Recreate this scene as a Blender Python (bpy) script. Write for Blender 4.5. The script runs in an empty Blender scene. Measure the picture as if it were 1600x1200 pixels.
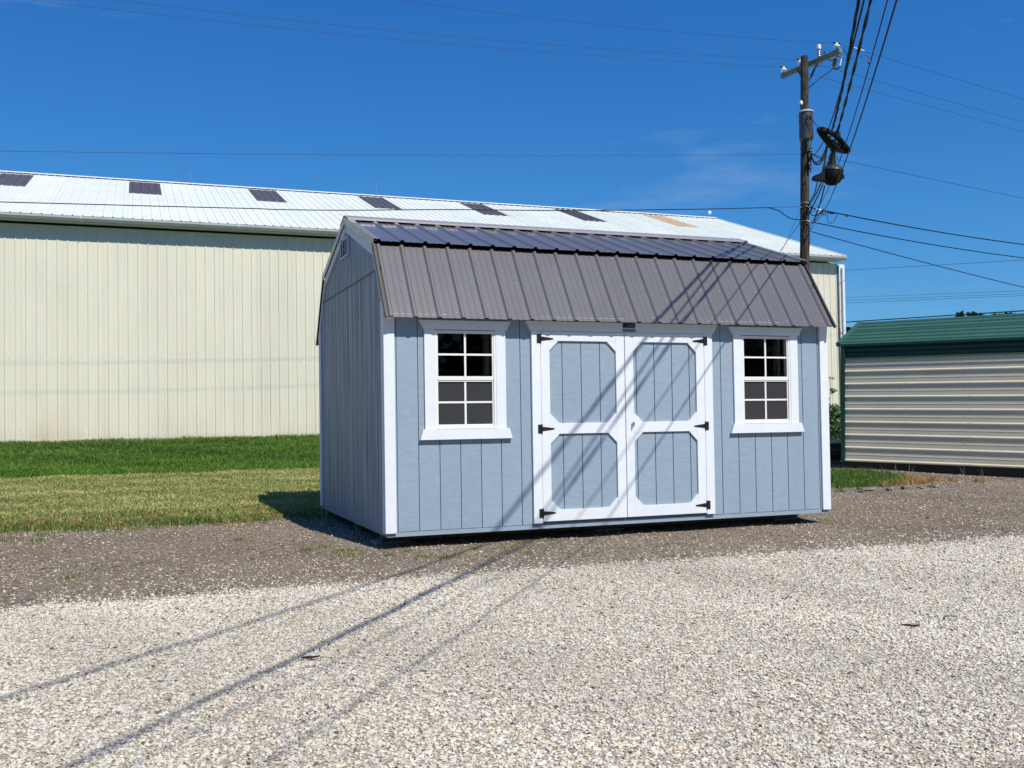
import bpy, math, random
import numpy as np
from mathutils import Vector, Matrix

rng = random.Random(7)
nr = np.random.default_rng(11)
S = bpy.context.scene
COL = S.collection

# ------------------------------------------------------------------ camera
FPX, CAM = 1471.23, Vector((-2.17695, -8.2468, 1.06964))
YAW, PITCH, ROLL = 0.338099, 0.023804, -0.013962
_f = Vector((math.sin(YAW)*math.cos(PITCH), math.cos(YAW)*math.cos(PITCH), math.sin(PITCH)))
_r = Vector((math.cos(YAW), -math.sin(YAW), 0)); _u = _r.cross(_f)
RT = math.cos(ROLL)*_r + math.sin(ROLL)*_u
UP = -math.sin(ROLL)*_r + math.cos(ROLL)*_u
cam_data = bpy.data.cameras.new('camera'); cam = bpy.data.objects.new('camera', cam_data); COL.objects.link(cam)
cam.matrix_world = Matrix(((RT.x, UP.x, -_f.x, CAM.x), (RT.y, UP.y, -_f.y, CAM.y), (RT.z, UP.z, -_f.z, CAM.z), (0, 0, 0, 1)))
cam_data.sensor_width = 36; cam_data.lens = FPX/1600*36
cam_data.shift_x = 79.5/1600; cam_data.shift_y = 17.6/1600
cam_data.clip_start = .05; cam_data.clip_end = 2000
S.camera = cam

# ------------------------------------------------------------------ sky, sun, exposure
SUN = Vector((.185, -.80, 1.0)).normalized()          # towards the sun
w = bpy.data.worlds.new('World'); S.world = w; w.use_nodes = True
nt = w.node_tree; bg = nt.nodes['Background']
sky = nt.nodes.new('ShaderNodeTexSky'); sky.sky_type = 'NISHITA'; sky.sun_disc = False
sky.sun_elevation = math.asin(SUN.z); sky.sun_rotation = math.atan2(SUN.x, SUN.y)
sky.altitude = 200; sky.air_density = 1.0; sky.dust_density = 0.25; sky.ozone_density = 3.0
bg.inputs[1].default_value = .10
tc = nt.nodes.new('ShaderNodeTexCoord'); mp = nt.nodes.new('ShaderNodeMapping')
mp.inputs['Scale'].default_value = (1.2, 2.2, 7.0); mp.inputs['Rotation'].default_value = (0, .15, .4)
nz = nt.nodes.new('ShaderNodeTexNoise'); nz.inputs['Scale'].default_value = 2.1; nz.inputs['Detail'].default_value = 9; nz.inputs['Roughness'].default_value = .62
cr = nt.nodes.new('ShaderNodeMapRange'); cr.inputs[1].default_value = .60; cr.inputs[2].default_value = .86; cr.inputs[3].default_value = 0; cr.inputs[4].default_value = .32
spl = nt.nodes.new('ShaderNodeSeparateColor'); hs = nt.nodes.new('ShaderNodeCombineColor')
for i_, (a_, p_) in enumerate(((-.80, 1.36), (-.42, .92), (-.12, .62))):      # clear deep blue air: channel-wise response of the sky colour
    m1 = nt.nodes.new('ShaderNodeMath'); m1.operation = 'MULTIPLY'; m1.inputs[1].default_value = .1
    m2 = nt.nodes.new('ShaderNodeMath'); m2.operation = 'POWER'; m2.inputs[1].default_value = p_
    m3 = nt.nodes.new('ShaderNodeMath'); m3.operation = 'MULTIPLY'; m3.inputs[1].default_value = 10*math.exp(a_)
    nt.links.new(spl.outputs[i_], m1.inputs[0]); nt.links.new(m1.outputs[0], m2.inputs[0]); nt.links.new(m2.outputs[0], m3.inputs[0]); nt.links.new(m3.outputs[0], hs.inputs[i_])
mx = nt.nodes.new('ShaderNodeMixRGB'); mx.inputs[2].default_value = (4.5, 5.6, 7.4, 1)
L = nt.links.new
vr = nt.nodes.new('ShaderNodeVectorRotate'); vr.rotation_type = 'Z_AXIS'; vr.inputs['Angle'].default_value = .25; va = nt.nodes.new('ShaderNodeVectorMath'); va.inputs[1].default_value = (0, 0, .085)
L(tc.outputs['Generated'], vr.inputs[0]); L(vr.outputs[0], va.inputs[0]); L(va.outputs[0], mp.inputs[0]); L(mp.outputs[0], nz.inputs[0]); L(nz.outputs[0], cr.inputs[0])
L(sky.outputs[0], spl.inputs[0]); L(hs.outputs[0], mx.inputs[1]); L(cr.outputs[0], mx.inputs[0]); L(mx.outputs[0], bg.inputs[0])
sd = bpy.data.lights.new('sun', 'SUN'); so = bpy.data.objects.new('sun', sd); COL.objects.link(so)
sd.energy = 4.8; sd.angle = math.radians(.53); sd.color = (1, .945, .84)
so.rotation_euler = (-SUN).to_track_quat('-Z', 'Y').to_euler()
so.location = SUN*40
S.view_settings.view_transform = 'Standard'; S.view_settings.look = 'None'
S.view_settings.exposure = 0.07; S.view_settings.gamma = 1; S.view_settings.use_curve_mapping = False

# ------------------------------------------------------------------ helpers
def at(px, py, depth):
    """world point seen at a pixel of the photograph at a given distance along the view axis"""
    return CAM + depth*(RT*((px-720.5)/FPX) + UP*((617.6-py)/FPX) + _f)
def atz(px, py, z):
    d = at(px, py, 1)-CAM
    return CAM + d*((z-CAM.z)/d.z)

def tag(o, label=None, cat=None, group=None, kind=None):
    if label: o['label'] = label
    if cat: o['category'] = cat
    if group: o['group'] = group
    if kind: o['kind'] = kind
    return o
def thing(name, label, cat, loc=(0, 0, 0), rz=0, group=None):
    o = bpy.data.objects.new(name, None); COL.objects.link(o)
    o.location = loc; o.rotation_euler = (0, 0, rz); o.empty_display_size = .2
    return tag(o, label, cat, group)

class MB:
    def __init__(s): s.v = []; s.f = []; s.smooth = False
    def box(s, x0, x1, y0, y1, z0, z1):
        b = len(s.v)
        s.v += [(x, y, z) for z in (z0, z1) for y in (y0, y1) for x in (x0, x1)]
        s.f += [tuple(b+i for i in q) for q in ((0, 2, 3, 1), (4, 5, 7, 6), (0, 1, 5, 4), (2, 6, 7, 3), (0, 4, 6, 2), (1, 3, 7, 5))]
        return s
    def prism(s, poly, vec):
        """closed polygon (3d points) extruded along vec"""
        b = len(s.v); n = len(poly); vec = Vector(vec)
        s.v += [tuple(Vector(p)) for p in poly]+[tuple(Vector(p)+vec) for p in poly]
        s.f += [tuple(range(b+n-1, b-1, -1)), tuple(range(b+n, b+2*n))]
        s.f += [(b+i, b+(i+1) % n, b+n+(i+1) % n, b+n+i) for i in range(n)]
        return s
    def beam(s, p, q, wdt, hgt, up=(0, 0, 1)):
        p, q = Vector(p), Vector(q); d = (q-p).normalized(); sd_ = d.cross(Vector(up)).normalized(); u = sd_.cross(d)
        a, c = sd_*wdt/2, u*hgt/2
        return s.prism([p-a-c, p+a-c, p+a+c, p-a+c], q-p)
    def tube(s, pts, r, n=8, cap=True):
        pts = [Vector(p) for p in pts]; rs = r if hasattr(r, '__len__') else [r]*len(pts)
        prev = None; b = len(s.v)
        for i, p in enumerate(pts):
            d = (pts[min(i+1, len(pts)-1)]-pts[max(i-1, 0)]).normalized()
            a = d.cross(Vector((0, 0, 1))) if prev is None else prev-d*prev.dot(d)
            if a.length < 1e-4: a = d.cross(Vector((1, 0, 0)))
            a.normalize(); prev = a; c = d.cross(a)
            s.v += [tuple(p+(a*math.cos(t)+c*math.sin(t))*rs[i]) for t in [2*math.pi*k/n for k in range(n)]]
        for i in range(len(pts)-1):
            for k in range(n):
                s.f.append((b+i*n+k, b+i*n+(k+1) % n, b+(i+1)*n+(k+1) % n, b+(i+1)*n+k))
        if cap:
            s.f.append(tuple(b+k for k in range(n-1, -1, -1))); e = b+(len(pts)-1)*n; s.f.append(tuple(e+k for k in range(n)))
        s.smooth = True
        return s
    def lathe(s, base, prof, n=16, axis=(0, 0, 1)):
        base = Vector(base); ax = Vector(axis).normalized()
        pts = [base+ax*z for r, z in prof]
        a = ax.orthogonal().normalized(); c = ax.cross(a); b = len(s.v)
        for p, (r, z) in zip(pts, prof):
            s.v += [tuple(p+(a*math.cos(2*math.pi*k/n)+c*math.sin(2*math.pi*k/n))*max(r, 1e-4)) for k in range(n)]
        for i in range(len(prof)-1):
            for k in range(n):
                s.f.append((b+i*n+k, b+i*n+(k+1) % n, b+(i+1)*n+(k+1) % n, b+(i+1)*n+k))
        s.f.append(tuple(b+k for k in range(n-1, -1, -1))); e = b+(len(prof)-1)*n; s.f.append(tuple(e+k for k in range(n)))
        s.smooth = True
        return s
    def mesh(s, name, m):
        me = bpy.data.meshes.new(name); me.from_pydata(s.v, [], s.f); me.materials.append(m)
        if s.smooth: me.shade_smooth(); me.set_sharp_from_angle(angle=math.radians(38))
        me.update(); return me
    def build(s, name, m, parent=None, origin=None, bevel=0):
        """verts are in the parent's space; the object's origin sits at the middle of its verts' base"""
        if origin is None:
            a = np.array(s.v); origin = ((a[:, 0].min()+a[:, 0].max())/2, (a[:, 1].min()+a[:, 1].max())/2, a[:, 2].min())
        ori = Vector(origin); s.v = [tuple(Vector(p)-ori) for p in s.v]
        o = bpy.data.objects.new(name, s.mesh(name, m)); COL.objects.link(o)
        o.location = ori
        if parent is not None:
            o.parent = parent
            if parent.get('_off') is not None: o.location = ori-Vector(parent['_off'])
            o['_off'] = tuple(ori) if parent.get('_off') is None else tuple(ori)
        else: o['_off'] = (0, 0, 0)
        if bevel:
            md = o.modifiers.new('bevel', 'BEVEL'); md.width = bevel; md.segments = 1; md.limit_method = 'ANGLE'
        return o
def place(me, name, parent, loc):
    o = bpy.data.objects.new(name, me); COL.objects.link(o); o.parent = parent
    off = Vector(parent['_off']) if parent is not None and parent.get('_off') is not None else Vector((0, 0, 0))
    o.location = Vector(loc)-off; o['_off'] = tuple(loc)
    return o

# ------------------------------------------------------------------ materials
def mat(name, col, rough=.6, metal=0, var=0., vscale=6, vstretch=(1, 1, 1), bump=0., bscale=60, bstretch=(1, 1, 1), bdist=.002, spec=.5, col2=None, coat=0, noise2=0, n2scale=1.2, obj_var=0.):
    m = bpy.data.materials.new(name); m.use_nodes = True; t = m.node_tree; p = t.nodes['Principled BSDF']; N = t.nodes.new; K = t.links.new
    p.inputs['Roughness'].default_value = rough; p.inputs['Metallic'].default_value = metal; p.inputs['Specular IOR Level'].default_value = spec
    p.inputs['Coat Weight'].default_value = coat
    c = (*col, 1); p.inputs['Base Color'].default_value = c
    geo = N('ShaderNodeNewGeometry'); src = geo.outputs['Position']; cur = None
    def noise(scale, stretch, det=5):
        mm = N('ShaderNodeMapping'); mm.inputs['Scale'].default_value = stretch; nn = N('ShaderNodeTexNoise'); nn.inputs['Scale'].default_value = scale; nn.inputs['Detail'].default_value = det
        K(src, mm.inputs[0]); K(mm.outputs[0], nn.inputs[0]); return nn.outputs[0]
    def mul(colsock, fac):
        hh = N('ShaderNodeMixRGB'); hh.blend_type = 'MULTIPLY'; hh.inputs[0].default_value = 1
        if colsock is None: hh.inputs[1].default_value = c
        else: K(colsock, hh.inputs[1])
        K(fac, hh.inputs[2]); return hh.outputs[0]
    def rngnode(s_, lo, hi, a=.3, b=.7):
        r = N('ShaderNodeMapRange'); r.inputs[1].default_value = a; r.inputs[2].default_value = b; r.inputs[3].default_value = lo; r.inputs[4].default_value = hi; K(s_, r.inputs[0]); return r.outputs[0]
    if col2 is not None:
        q = N('ShaderNodeMixRGB'); q.inputs[1].default_value = c; q.inputs[2].default_value = (*col2, 1)
        K(rngnode(noise(vscale, vstretch, 7), 0, 1, .42, .6), q.inputs[0]); cur = q.outputs[0]
    if var: cur = mul(cur, rngnode(noise(vscale, vstretch), 1-var, 1+var*.6))
    if noise2: cur = mul(cur, rngnode(noise(n2scale, (1, 1, 1)), 1-noise2, 1+noise2*.5))
    if obj_var:
        oi = N('ShaderNodeObjectInfo'); cur = mul(cur, rngnode(oi.outputs['Random'], 1-obj_var, 1+obj_var*.5, 0, 1))
    if cur is not None: K(cur, p.inputs['Base Color'])
    if bump:
        b = N('ShaderNodeBump'); b.inputs['Strength'].default_value = bump; b.inputs['Distance'].default_value = bdist
        K(noise(bscale, bstretch, 6), b.inputs['Height']); K(b.outputs[0], p.inputs['Normal'])
    return m
M = {}
M['siding'] = mat('siding_paint', (.28, .365, .465), .62, var=.07, vscale=9, vstretch=(1, 1, 3), bump=.9, bscale=26, bstretch=(1.2, 1, 9), bdist=.004, noise2=.04, obj_var=.03)
M['siding_shade'] = mat('siding_shade_streaks', (.28, .365, .465), .5, var=.97, vscale=15, vstretch=(1, 3.2, .05), bump=1.0, bscale=34, bstretch=(1, 2.6, .25), bdist=.009, noise2=.06, obj_var=.10)  # same paint as the front; streaks paint in shade and sky gleam on embossing
M['groove'] = mat('groove_paint', (.16, .215, .27), .7)
M['white'] = mat('white_trim_paint', (.745, .785, .85), .5, var=.03, vscale=12, vstretch=(1, 1, 1), bump=.5, bscale=40, bstretch=(1, 1, 5), bdist=.002, obj_var=.02)
M['vinyl'] = mat('window_vinyl', (.80, .81, .79), .35)
M['roof'] = mat('shed_roof_metal', (.138, .131, .133), .24, metal=0, var=.05, vscale=3, bump=.08, bscale=7, bstretch=(1, 1, 1), bdist=.004, spec=.7, coat=.35, noise2=.05)
M['roofupper'] = M['roof']
M['flash'] = mat('galvanised_flashing', (.42, .40, .37), .35, metal=.6, var=.12, vscale=9)
M['ridgecap'] = mat('ridge_cap_metal', (.30, .28, .30), .35, var=.05, vscale=6)
M['black'] = mat('black_iron', (.012, .012, .013), .4, spec=.5, bump=.3, bscale=80)
M['chrome'] = mat('chrome_latch', (.6, .6, .62), .2, metal=1)
M['wood'] = mat('treated_wood', (.17, .13, .085), .8, var=.3, vscale=14, vstretch=(.3, 3, 3), bump=.5, bscale=40)
M['block'] = mat('concrete_block', (.28, .27, .25), .9, var=.2, vscale=20, bump=.5, bscale=90)
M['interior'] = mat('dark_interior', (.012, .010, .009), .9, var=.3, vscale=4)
M['screen'] = mat('insect_screen', (.035, .036, .04), .75, spec=.25, var=.12, vscale=500)
M['tan'] = mat('tan_wall_metal', (.70, .672, .555), .45, var=.03, vscale=2, vstretch=(1.5, 1, .4), bump=.06, bscale=3, bdist=.01, noise2=.03, n2scale=.5, obj_var=.03)
def add_stain(m, z0, z1, col, strength):
    t = m.node_tree; p = t.nodes['Principled BSDF']; N = t.nodes.new; K = t.links.new; src = p.inputs['Base Color'].links[0].from_socket
    g_ = N('ShaderNodeNewGeometry'); sp_ = N('ShaderNodeSeparateXYZ'); K(g_.outputs['Position'], sp_.inputs[0])
    a = N('ShaderNodeMapRange'); a.inputs[1].default_value = z1; a.inputs[2].default_value = z0; K(sp_.outputs[2], a.inputs[0])
    mm = N('ShaderNodeMapping'); mm.inputs['Scale'].default_value = (1.6, 1, .35); n_ = N('ShaderNodeTexNoise'); n_.inputs['Scale'].default_value = 1.3; n_.inputs['Detail'].default_value = 7; K(g_.outputs['Position'], mm.inputs[0]); K(mm.outputs[0], n_.inputs[0])
    b = N('ShaderNodeMapRange'); b.inputs[1].default_value = .45; b.inputs[2].default_value = .75; b.inputs[4].default_value = strength; K(n_.outputs[0], b.inputs[0])
    c = N('ShaderNodeMath'); c.operation = 'MULTIPLY'; K(a.outputs[0], c.inputs[0]); K(b.outputs[0], c.inputs[1])
    q = N('ShaderNodeMixRGB'); q.blend_type = 'MULTIPLY'; K(c.outputs[0], q.inputs[0]); K(src, q.inputs[1]); q.inputs[2].default_value = (*col, 1); K(q.outputs[0], p.inputs['Base Color'])
add_stain(M['tan'], .55, 1.6, (.86, .66, .40), .5)
add_stain(M['tan'], .55, 6.5, (.86, .84, .78), .3)
M['tan_trim'] = mat('white_corner_trim', (.70, .74, .76), .45, var=.03)
M['whiteroof'] = mat('white_roof_metal', (.74, .77, .70), .42, var=.04, vscale=2, vstretch=(1.5, .5, 1), bump=.06, bscale=3, bdist=.01, noise2=.05, n2scale=.6, obj_var=.04)
M['skylight'] = mat('weathered_skylight_panel', (.085, .077, .092), .55, var=.25, vscale=5, vstretch=(3, .4, 1), obj_var=.1)
M['skylight_tan'] = mat('tan_skylight_panel', (.60, .42, .27), .55, var=.08, vscale=5)
M['gutter'] = mat('gutter_metal', (.42, .46, .45), .4, metal=.1, var=.08, vscale=3)
M['concrete'] = mat('concrete', (.35, .34, .33), .85, var=.2, vscale=6, bump=.4, bscale=50)
M['green'] = mat('green_roof_metal', (.046, .130, .092), .38, var=.06, vscale=4, noise2=.08, obj_var=.05)
M['greentrim'] = mat('green_trim_metal', (.012, .058, .042), .4, var=.1, vscale=8)
M['beige'] = mat('beige_sheet_metal', (.66, .61, .47), .42, var=.04, vscale=3, obj_var=.02)
M['pole'] = mat('weathered_pole_wood', (.036, .029, .022), .85, var=.55, vscale=9, vstretch=(3, 3, .35), bump=1, bscale=30, bstretch=(4, 4, .3), bdist=.02, col2=(.07, .058, .042))
M['arm'] = mat('grey_crossarm_wood', (.21, .20, .17), .85, var=.35, vscale=12, vstretch=(1, 1, 4), bump=.6, bscale=30)
M['porcelain'] = mat('white_porcelain', (.80, .82, .84), .2)
M['dark_ins'] = mat('brown_insulator', (.05, .038, .035), .3)
M['xformer'] = mat('transformer_grey_paint', (.048, .052, .060), .45, var=.12, vscale=8, vstretch=(1, 1, .4), spec=.5)
M['lid'] = mat('pale_green_lid_paint', (.42, .50, .46), .5, var=.2, vscale=12)
M['steel'] = mat('galvanised_steel', (.32, .33, .34), .45, metal=.7, var=.2, vscale=20)
M['iron'] = mat('dark_hardware', (.02, .02, .021), .5)
M['cable'] = mat('black_cable', (.005, .005, .007), .6, spec=.2)
M['wire'] = mat('weathered_wire', (.035, .04, .05), .5, metal=.3)
M['leaf'] = mat('leaf_green', (.05, .11, .022), .5, var=.5, vscale=12, col2=(.09, .17, .03))
M['leafdark'] = mat('leaf_dark_green', (.022, .05, .016), .6, var=.5, vscale=9)
M['bark'] = mat('bark', (.08, .06, .045), .9, var=.3)
M['trailer'] = mat('dark_trailer_paint', (.018, .020, .024), .6, var=.3)
M['palebar'] = mat('pale_blue_rail', (.42, .50, .58), .4)
M['twig'] = mat('dark_twig', (.035, .025, .018), .9, var=.3, vscale=60)
M['plaque'] = mat('dark_bronze_plaque', (.035, .033, .026), .35, metal=.4)
M['plaque_mark'] = mat('gold_plaque_mark', (.20, .18, .11), .4, metal=.5)
M['sticker'] = mat('grey_blue_sticker', (.16, .21, .27), .5, var=.2, vscale=80)
M['slab'] = mat('grey_slate_stone', (.26, .25, .24), .85, var=.35, vscale=14, bump=.6, bscale=30, obj_var=.4)
g = bpy.data.materials.new('window_glass'); g.use_nodes = True; t = g.node_tree; p = t.nodes['Principled BSDF']
p.inputs['Base Color'].default_value = (.9, .93, .92, 1); p.inputs['Transmission Weight'].default_value = 1; p.inputs['Roughness'].default_value = .01; p.inputs['IOR'].default_value = 1.18
M['glass'] = g
def vcol(name, rough=.85, tint=(1, 1, 1), spec=.3, trans=0):
    m = bpy.data.materials.new(name); m.use_nodes = True; t = m.node_tree; p = t.nodes['Principled BSDF']
    a = t.nodes.new('ShaderNodeAttribute'); a.attribute_name = 'tone'; a.attribute_type = 'GEOMETRY'
    t.links.new(a.outputs['Color'], p.inputs['Base Color']); p.inputs['Roughness'].default_value = rough; p.inputs['Specular IOR Level'].default_value = spec
    if trans:
        tr = t.nodes.new('ShaderNodeBsdfTranslucent'); t.links.new(a.outputs['Color'], tr.inputs[0])
        ms = t.nodes.new('ShaderNodeMixShader'); ms.inputs[0].default_value = trans; out = t.nodes['Material Output']
        t.links.new(p.outputs[0], ms.inputs[1]); t.links.new(tr.outputs[0], ms.inputs[2]); t.links.new(ms.outputs[0], out.inputs[0])
    return m
M['stones'] = vcol('loose_stone', .85)
M['blades'] = vcol('grass_blades', .6, trans=.25)

# ------------------------------------------------------------------ terrain
def smooth(a, b, x):
    t = np.clip((x-a)/(b-a), 0, 1); return t*t*(3-2*t)
def height(x, y):
    x = np.asarray(x, float); y = np.asarray(y, float)
    h = -.123+.03*np.clip(y, 0, 9.1)+.020*np.clip(y, -10, 0)
    bank = smooth(8.8, 16.2, y)*.40
    right = smooth(11, 16, x)
    h = h+bank*(1-.35*right)
    h = h-.035*smooth(-.35, .3, x)*(1-smooth(4.6, 5.3, x))*smooth(1.2, 2.2, y)*(1-smooth(3.1, 3.8, y))
    h = h+.006*np.sin(1.7*x+.6)*np.sin(2.1*y+1)+.004*np.sin(5.3*x+2*y)+.008*np.sin(.7*x-1.1*y)
    return h
def wob(x): return .05*math.sin(1.9*x+.4)+.035*math.sin(4.7*x+1.3)+.02*math.sin(11.3*x)
wobv = lambda x: .05*np.sin(1.9*x+.4)+.035*np.sin(4.7*x+1.3)+.02*np.sin(11.3*x)

def coords(lo, hi, fine_lo, fine_hi, step):
    a = list(np.arange(fine_lo, fine_hi+1e-6, step)); st = step; x = fine_hi
    while x < hi: st *= 1.35; x += st; a.append(min(x, hi))
    st = step; x = fine_lo
    while x > lo: st *= 1.35; x -= st; a.insert(0, max(x, lo))
    return np.array(a)
gx = coords(-500, 500, -9, 15, .16); gy = coords(-300, 700, -8, 18, .16)
X, Y = np.meshgrid(gx, gy); Z = height(X, Y)
vs = np.stack([X, Y, Z], -1).reshape(-1, 3); nx, ny = len(gx), len(gy)
ii = (np.arange(ny-1)[:, None]*nx+np.arange(nx-1)[None, :]).reshape(-1)
fs = np.stack([ii, ii+1, ii+nx+1, ii+nx], -1)
me = bpy.data.meshes.new('ground'); me.from_pydata(vs.tolist(), [], fs.tolist()); me.shade_smooth()

gm = bpy.data.materials.new('ground_surface'); gm.use_nodes = True; t = gm.node_tree; p = t.nodes['Principled BSDF']; N = t.nodes.new; K = t.links.new
p.inputs['Roughness'].default_value = .95; p.inputs['Specular IOR Level'].default_value = .15
geo = N('ShaderNodeNewGeometry'); sep = N('ShaderNodeSeparateXYZ'); K(geo.outputs['Position'], sep.inputs[0])
def nnoise(scale, det=4, stretch=None):
    n = N('ShaderNodeTexNoise'); n.inputs['Scale'].default_value = scale; n.inputs['Detail'].default_value = det
    if stretch:
        mm = N('ShaderNodeMapping'); mm.inputs['Scale'].default_value = stretch; K(geo.outputs['Position'], mm.inputs[0]); K(mm.outputs[0], n.inputs[0])
    else: K(geo.outputs['Position'], n.inputs[0])
    return n
def math_(op, a, b=None):
    n = N('ShaderNodeMath'); n.operation = op
    for i, q in enumerate((a, b)):
        if q is None: continue
        if isinstance(q, (int, float)): n.inputs[i].default_value = q
        else: K(q, n.inputs[i])
    return n.outputs[0]
def mr(s_, a, b, lo=0, hi=1):
    n = N('ShaderNodeMapRange'); K(s_, n.inputs[0]); n.inputs[1].default_value = a; n.inputs[2].default_value = b; n.inputs[3].default_value = lo; n.inputs[4].default_value = hi; return n.outputs[0]
def mix(f, a, b, typ='MIX'):
    n = N('ShaderNodeMixRGB'); n.blend_type = typ
    for i, q in enumerate((f, a, b)):
        if isinstance(q, (int, float)): n.inputs[i].default_value = q
        elif isinstance(q, tuple): n.inputs[i].default_value = (*q, 1)
        else: K(q, n.inputs[i])
    return n.outputs[0]
def ramp(s_, stops):
    n = N('ShaderNodeValToRGB'); K(s_, n.inputs[0]); e = n.color_ramp.elements; n.color_ramp.interpolation = 'CONSTANT'
    while len(e) < len(stops): e.new(.5)
    for i, (pp, cc) in enumerate(stops): e[i].position = pp; e[i].color = (*cc, 1)
    return n.outputs[0]
v1 = N('ShaderNodeTexVoronoi'); v1.inputs['Scale'].default_value = 85; K(geo.outputs['Position'], v1.inputs[0])
v2 = N('ShaderNodeTexVoronoi'); v2.inputs['Scale'].default_value = 95; K(geo.outputs['Position'], v2.inputs[0])
s1 = N('ShaderNodeSeparateColor'); K(v1.outputs['Color'], s1.inputs[0]); s2 = N('ShaderNodeSeparateColor'); K(v2.outputs['Color'], s2.inputs[0])
white = ramp(s1.outputs[0], [(0, (.46, .415, .335)), (.25, (.52, .475, .39)), (.45, (.39, .37, .33)), (.6, (.54, .51, .44)), (.75, (.44, .37, .28)), (.84, (.33, .32, .31)), (.93, (.18, .15, .12))])
white = mix(1, white, mix(mr(v1.outputs['Distance'], .25, .75), (1, 1, 1), (.80, .75, .68)), 'MULTIPLY')
dark = ramp(s2.outputs[0], [(0, (.21, .17, .125)), (.3, (.27, .22, .165)), (.55, (.14, .115, .09)), (.72, (.36, .30, .23)), (.85, (.45, .38, .295)), (.95, (.56, .50, .41))])
dark = mix(1, dark, mix(mr(nnoise(1.1, 5).outputs[0], .35, .7), (.92, .92, .92), (.72, .70, .69)), 'MULTIPLY')
soil = mix(mr(nnoise(3, 6).outputs[0], .4, .6), (.12, .135, .04), (.20, .19, .075))
soilg = mix(mr(nnoise(2, 6).outputs[0], .4, .6), (.045, .095, .016), (.075, .13, .025))
edge_n = nnoise(2.2, 6, (1, .4, 1)).outputs[0]; edge_f = nnoise(14, 3).outputs[0]
yy = math_('ADD', sep.outputs[1], math_('ADD', math_('MULTIPLY', math_('SUBTRACT', edge_n, .5), .7), math_('MULTIPLY', math_('SUBTRACT', edge_f, .5), .35)))
f_white = math_('MULTIPLY', mr(yy, -1.33, -1.50), mr(yy, -14.5, -14.0))                 # 1 on the pale drive
f_lawn = mr(yy, 2.55, 2.75)
xr = mr(sep.outputs[0], 5.5, 5.2, 0, 1)        # no lawn to the right of the shed in front
f_lawn = math_('MULTIPLY', f_lawn, math_('MAXIMUM', xr, mr(sep.outputs[1], 10, 11)))
f_lawn = math_('MAXIMUM', f_lawn, mr(yy, -14.0, -14.5))  # grass behind the viewer, added to cut light bounced off the drive
f_bank = math_('MAXIMUM', mr(yy, 9.0, 9.3), mr(yy, -14.0, -14.5))  # the bank, plus the added grass behind the viewer
c = mix(f_white, dark, white); c = mix(f_lawn, c, mix(f_bank, soil, soilg))
K(c, p.inputs['Base Color'])
bmp = N('ShaderNodeBump'); bmp.inputs['Strength'].default_value = .9; bmp.inputs['Distance'].default_value = .012
hgt = mix(f_white, v2.outputs['Distance'], v1.outputs['Distance'])
inv = math_('SUBTRACT', 1, hgt); K(inv, bmp.inputs['Height']); K(bmp.outputs[0], p.inputs['Normal'])
me.materials.append(gm)
ground = bpy.data.objects.new('ground', me); COL.objects.link(ground); tag(ground, kind='structure')

# ------------------------------------------------------------------ loose stones and grass as joined real geometry
def in_view(P, mx_=140, my=90):
    d = P-np.array(CAM); R = np.array([RT, UP, _f]); q = d@R.T
    ok = q[:, 2] > .6; u = 720.5+FPX*q[:, 0]/np.maximum(q[:, 2], .1); v = 617.6-FPX*q[:, 1]/np.maximum(q[:, 2], .1)
    return ok & (u > -mx_) & (u < 1600+mx_) & (v < 1200+my), q[:, 2]
BOXV = np.array([(x, y, z) for z in (-1, 1) for y in (-1, 1) for x in (-1, 1)], float)
BOXF = np.array([(0, 2, 3), (0, 3, 1), (4, 5, 7), (4, 7, 6), (0, 1, 5), (0, 5, 4), (2, 6, 7), (2, 7, 3), (0, 4, 6), (0, 6, 2), (1, 3, 7), (1, 7, 5)])
OCTV = np.array([(1, 0, 0), (-1, 0, 0), (0, 1, 0), (0, -1, 0), (0, 0, 1), (0, 0, -1)], float)*1.5
OCTF = np.array([(0, 2, 4), (2, 1, 4), (1, 3, 4), (3, 0, 4), (2, 0, 5), (1, 2, 5), (3, 1, 5), (0, 3, 5)])
def rotmats(n):
    q = nr.normal(size=(n, 4)); q /= np.linalg.norm(q, axis=1)[:, None]; a, b, c_, d = q.T
    return np.stack([np.stack([1-2*(c_*c_+d*d), 2*(b*c_-a*d), 2*(b*d+a*c_)], -1), np.stack([2*(b*c_+a*d), 1-2*(b*b+d*d), 2*(c_*d-a*b)], -1), np.stack([2*(b*d-a*c_), 2*(c_*d+a*b), 1-2*(b*b+c_*c_)], -1)], 1)
def raw_mesh(name, V, F, tone, m):
    me = bpy.data.meshes.new(name); me.vertices.add(len(V)); me.vertices.foreach_set('co', V.astype(np.float32).ravel())
    me.loops.add(F.size); me.loops.foreach_set('vertex_index', F.astype(np.int32).ravel())
    me.polygons.add(len(F)); me.polygons.foreach_set('loop_start', np.arange(0, F.size, F.shape[1], dtype=np.int32))
    me.update(calc_edges=True)
    a = me.color_attributes.new('tone', 'FLOAT_COLOR', 'POINT'); cc = np.ones((len(V), 4), np.float32); cc[:, :3] = tone; a.data.foreach_set('color', cc.ravel())
    me.materials.append(m); me.polygons.foreach_set('use_smooth', np.zeros(len(F), bool))
    o = bpy.data.objects.new(name, me); COL.objects.link(o); return o
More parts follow.
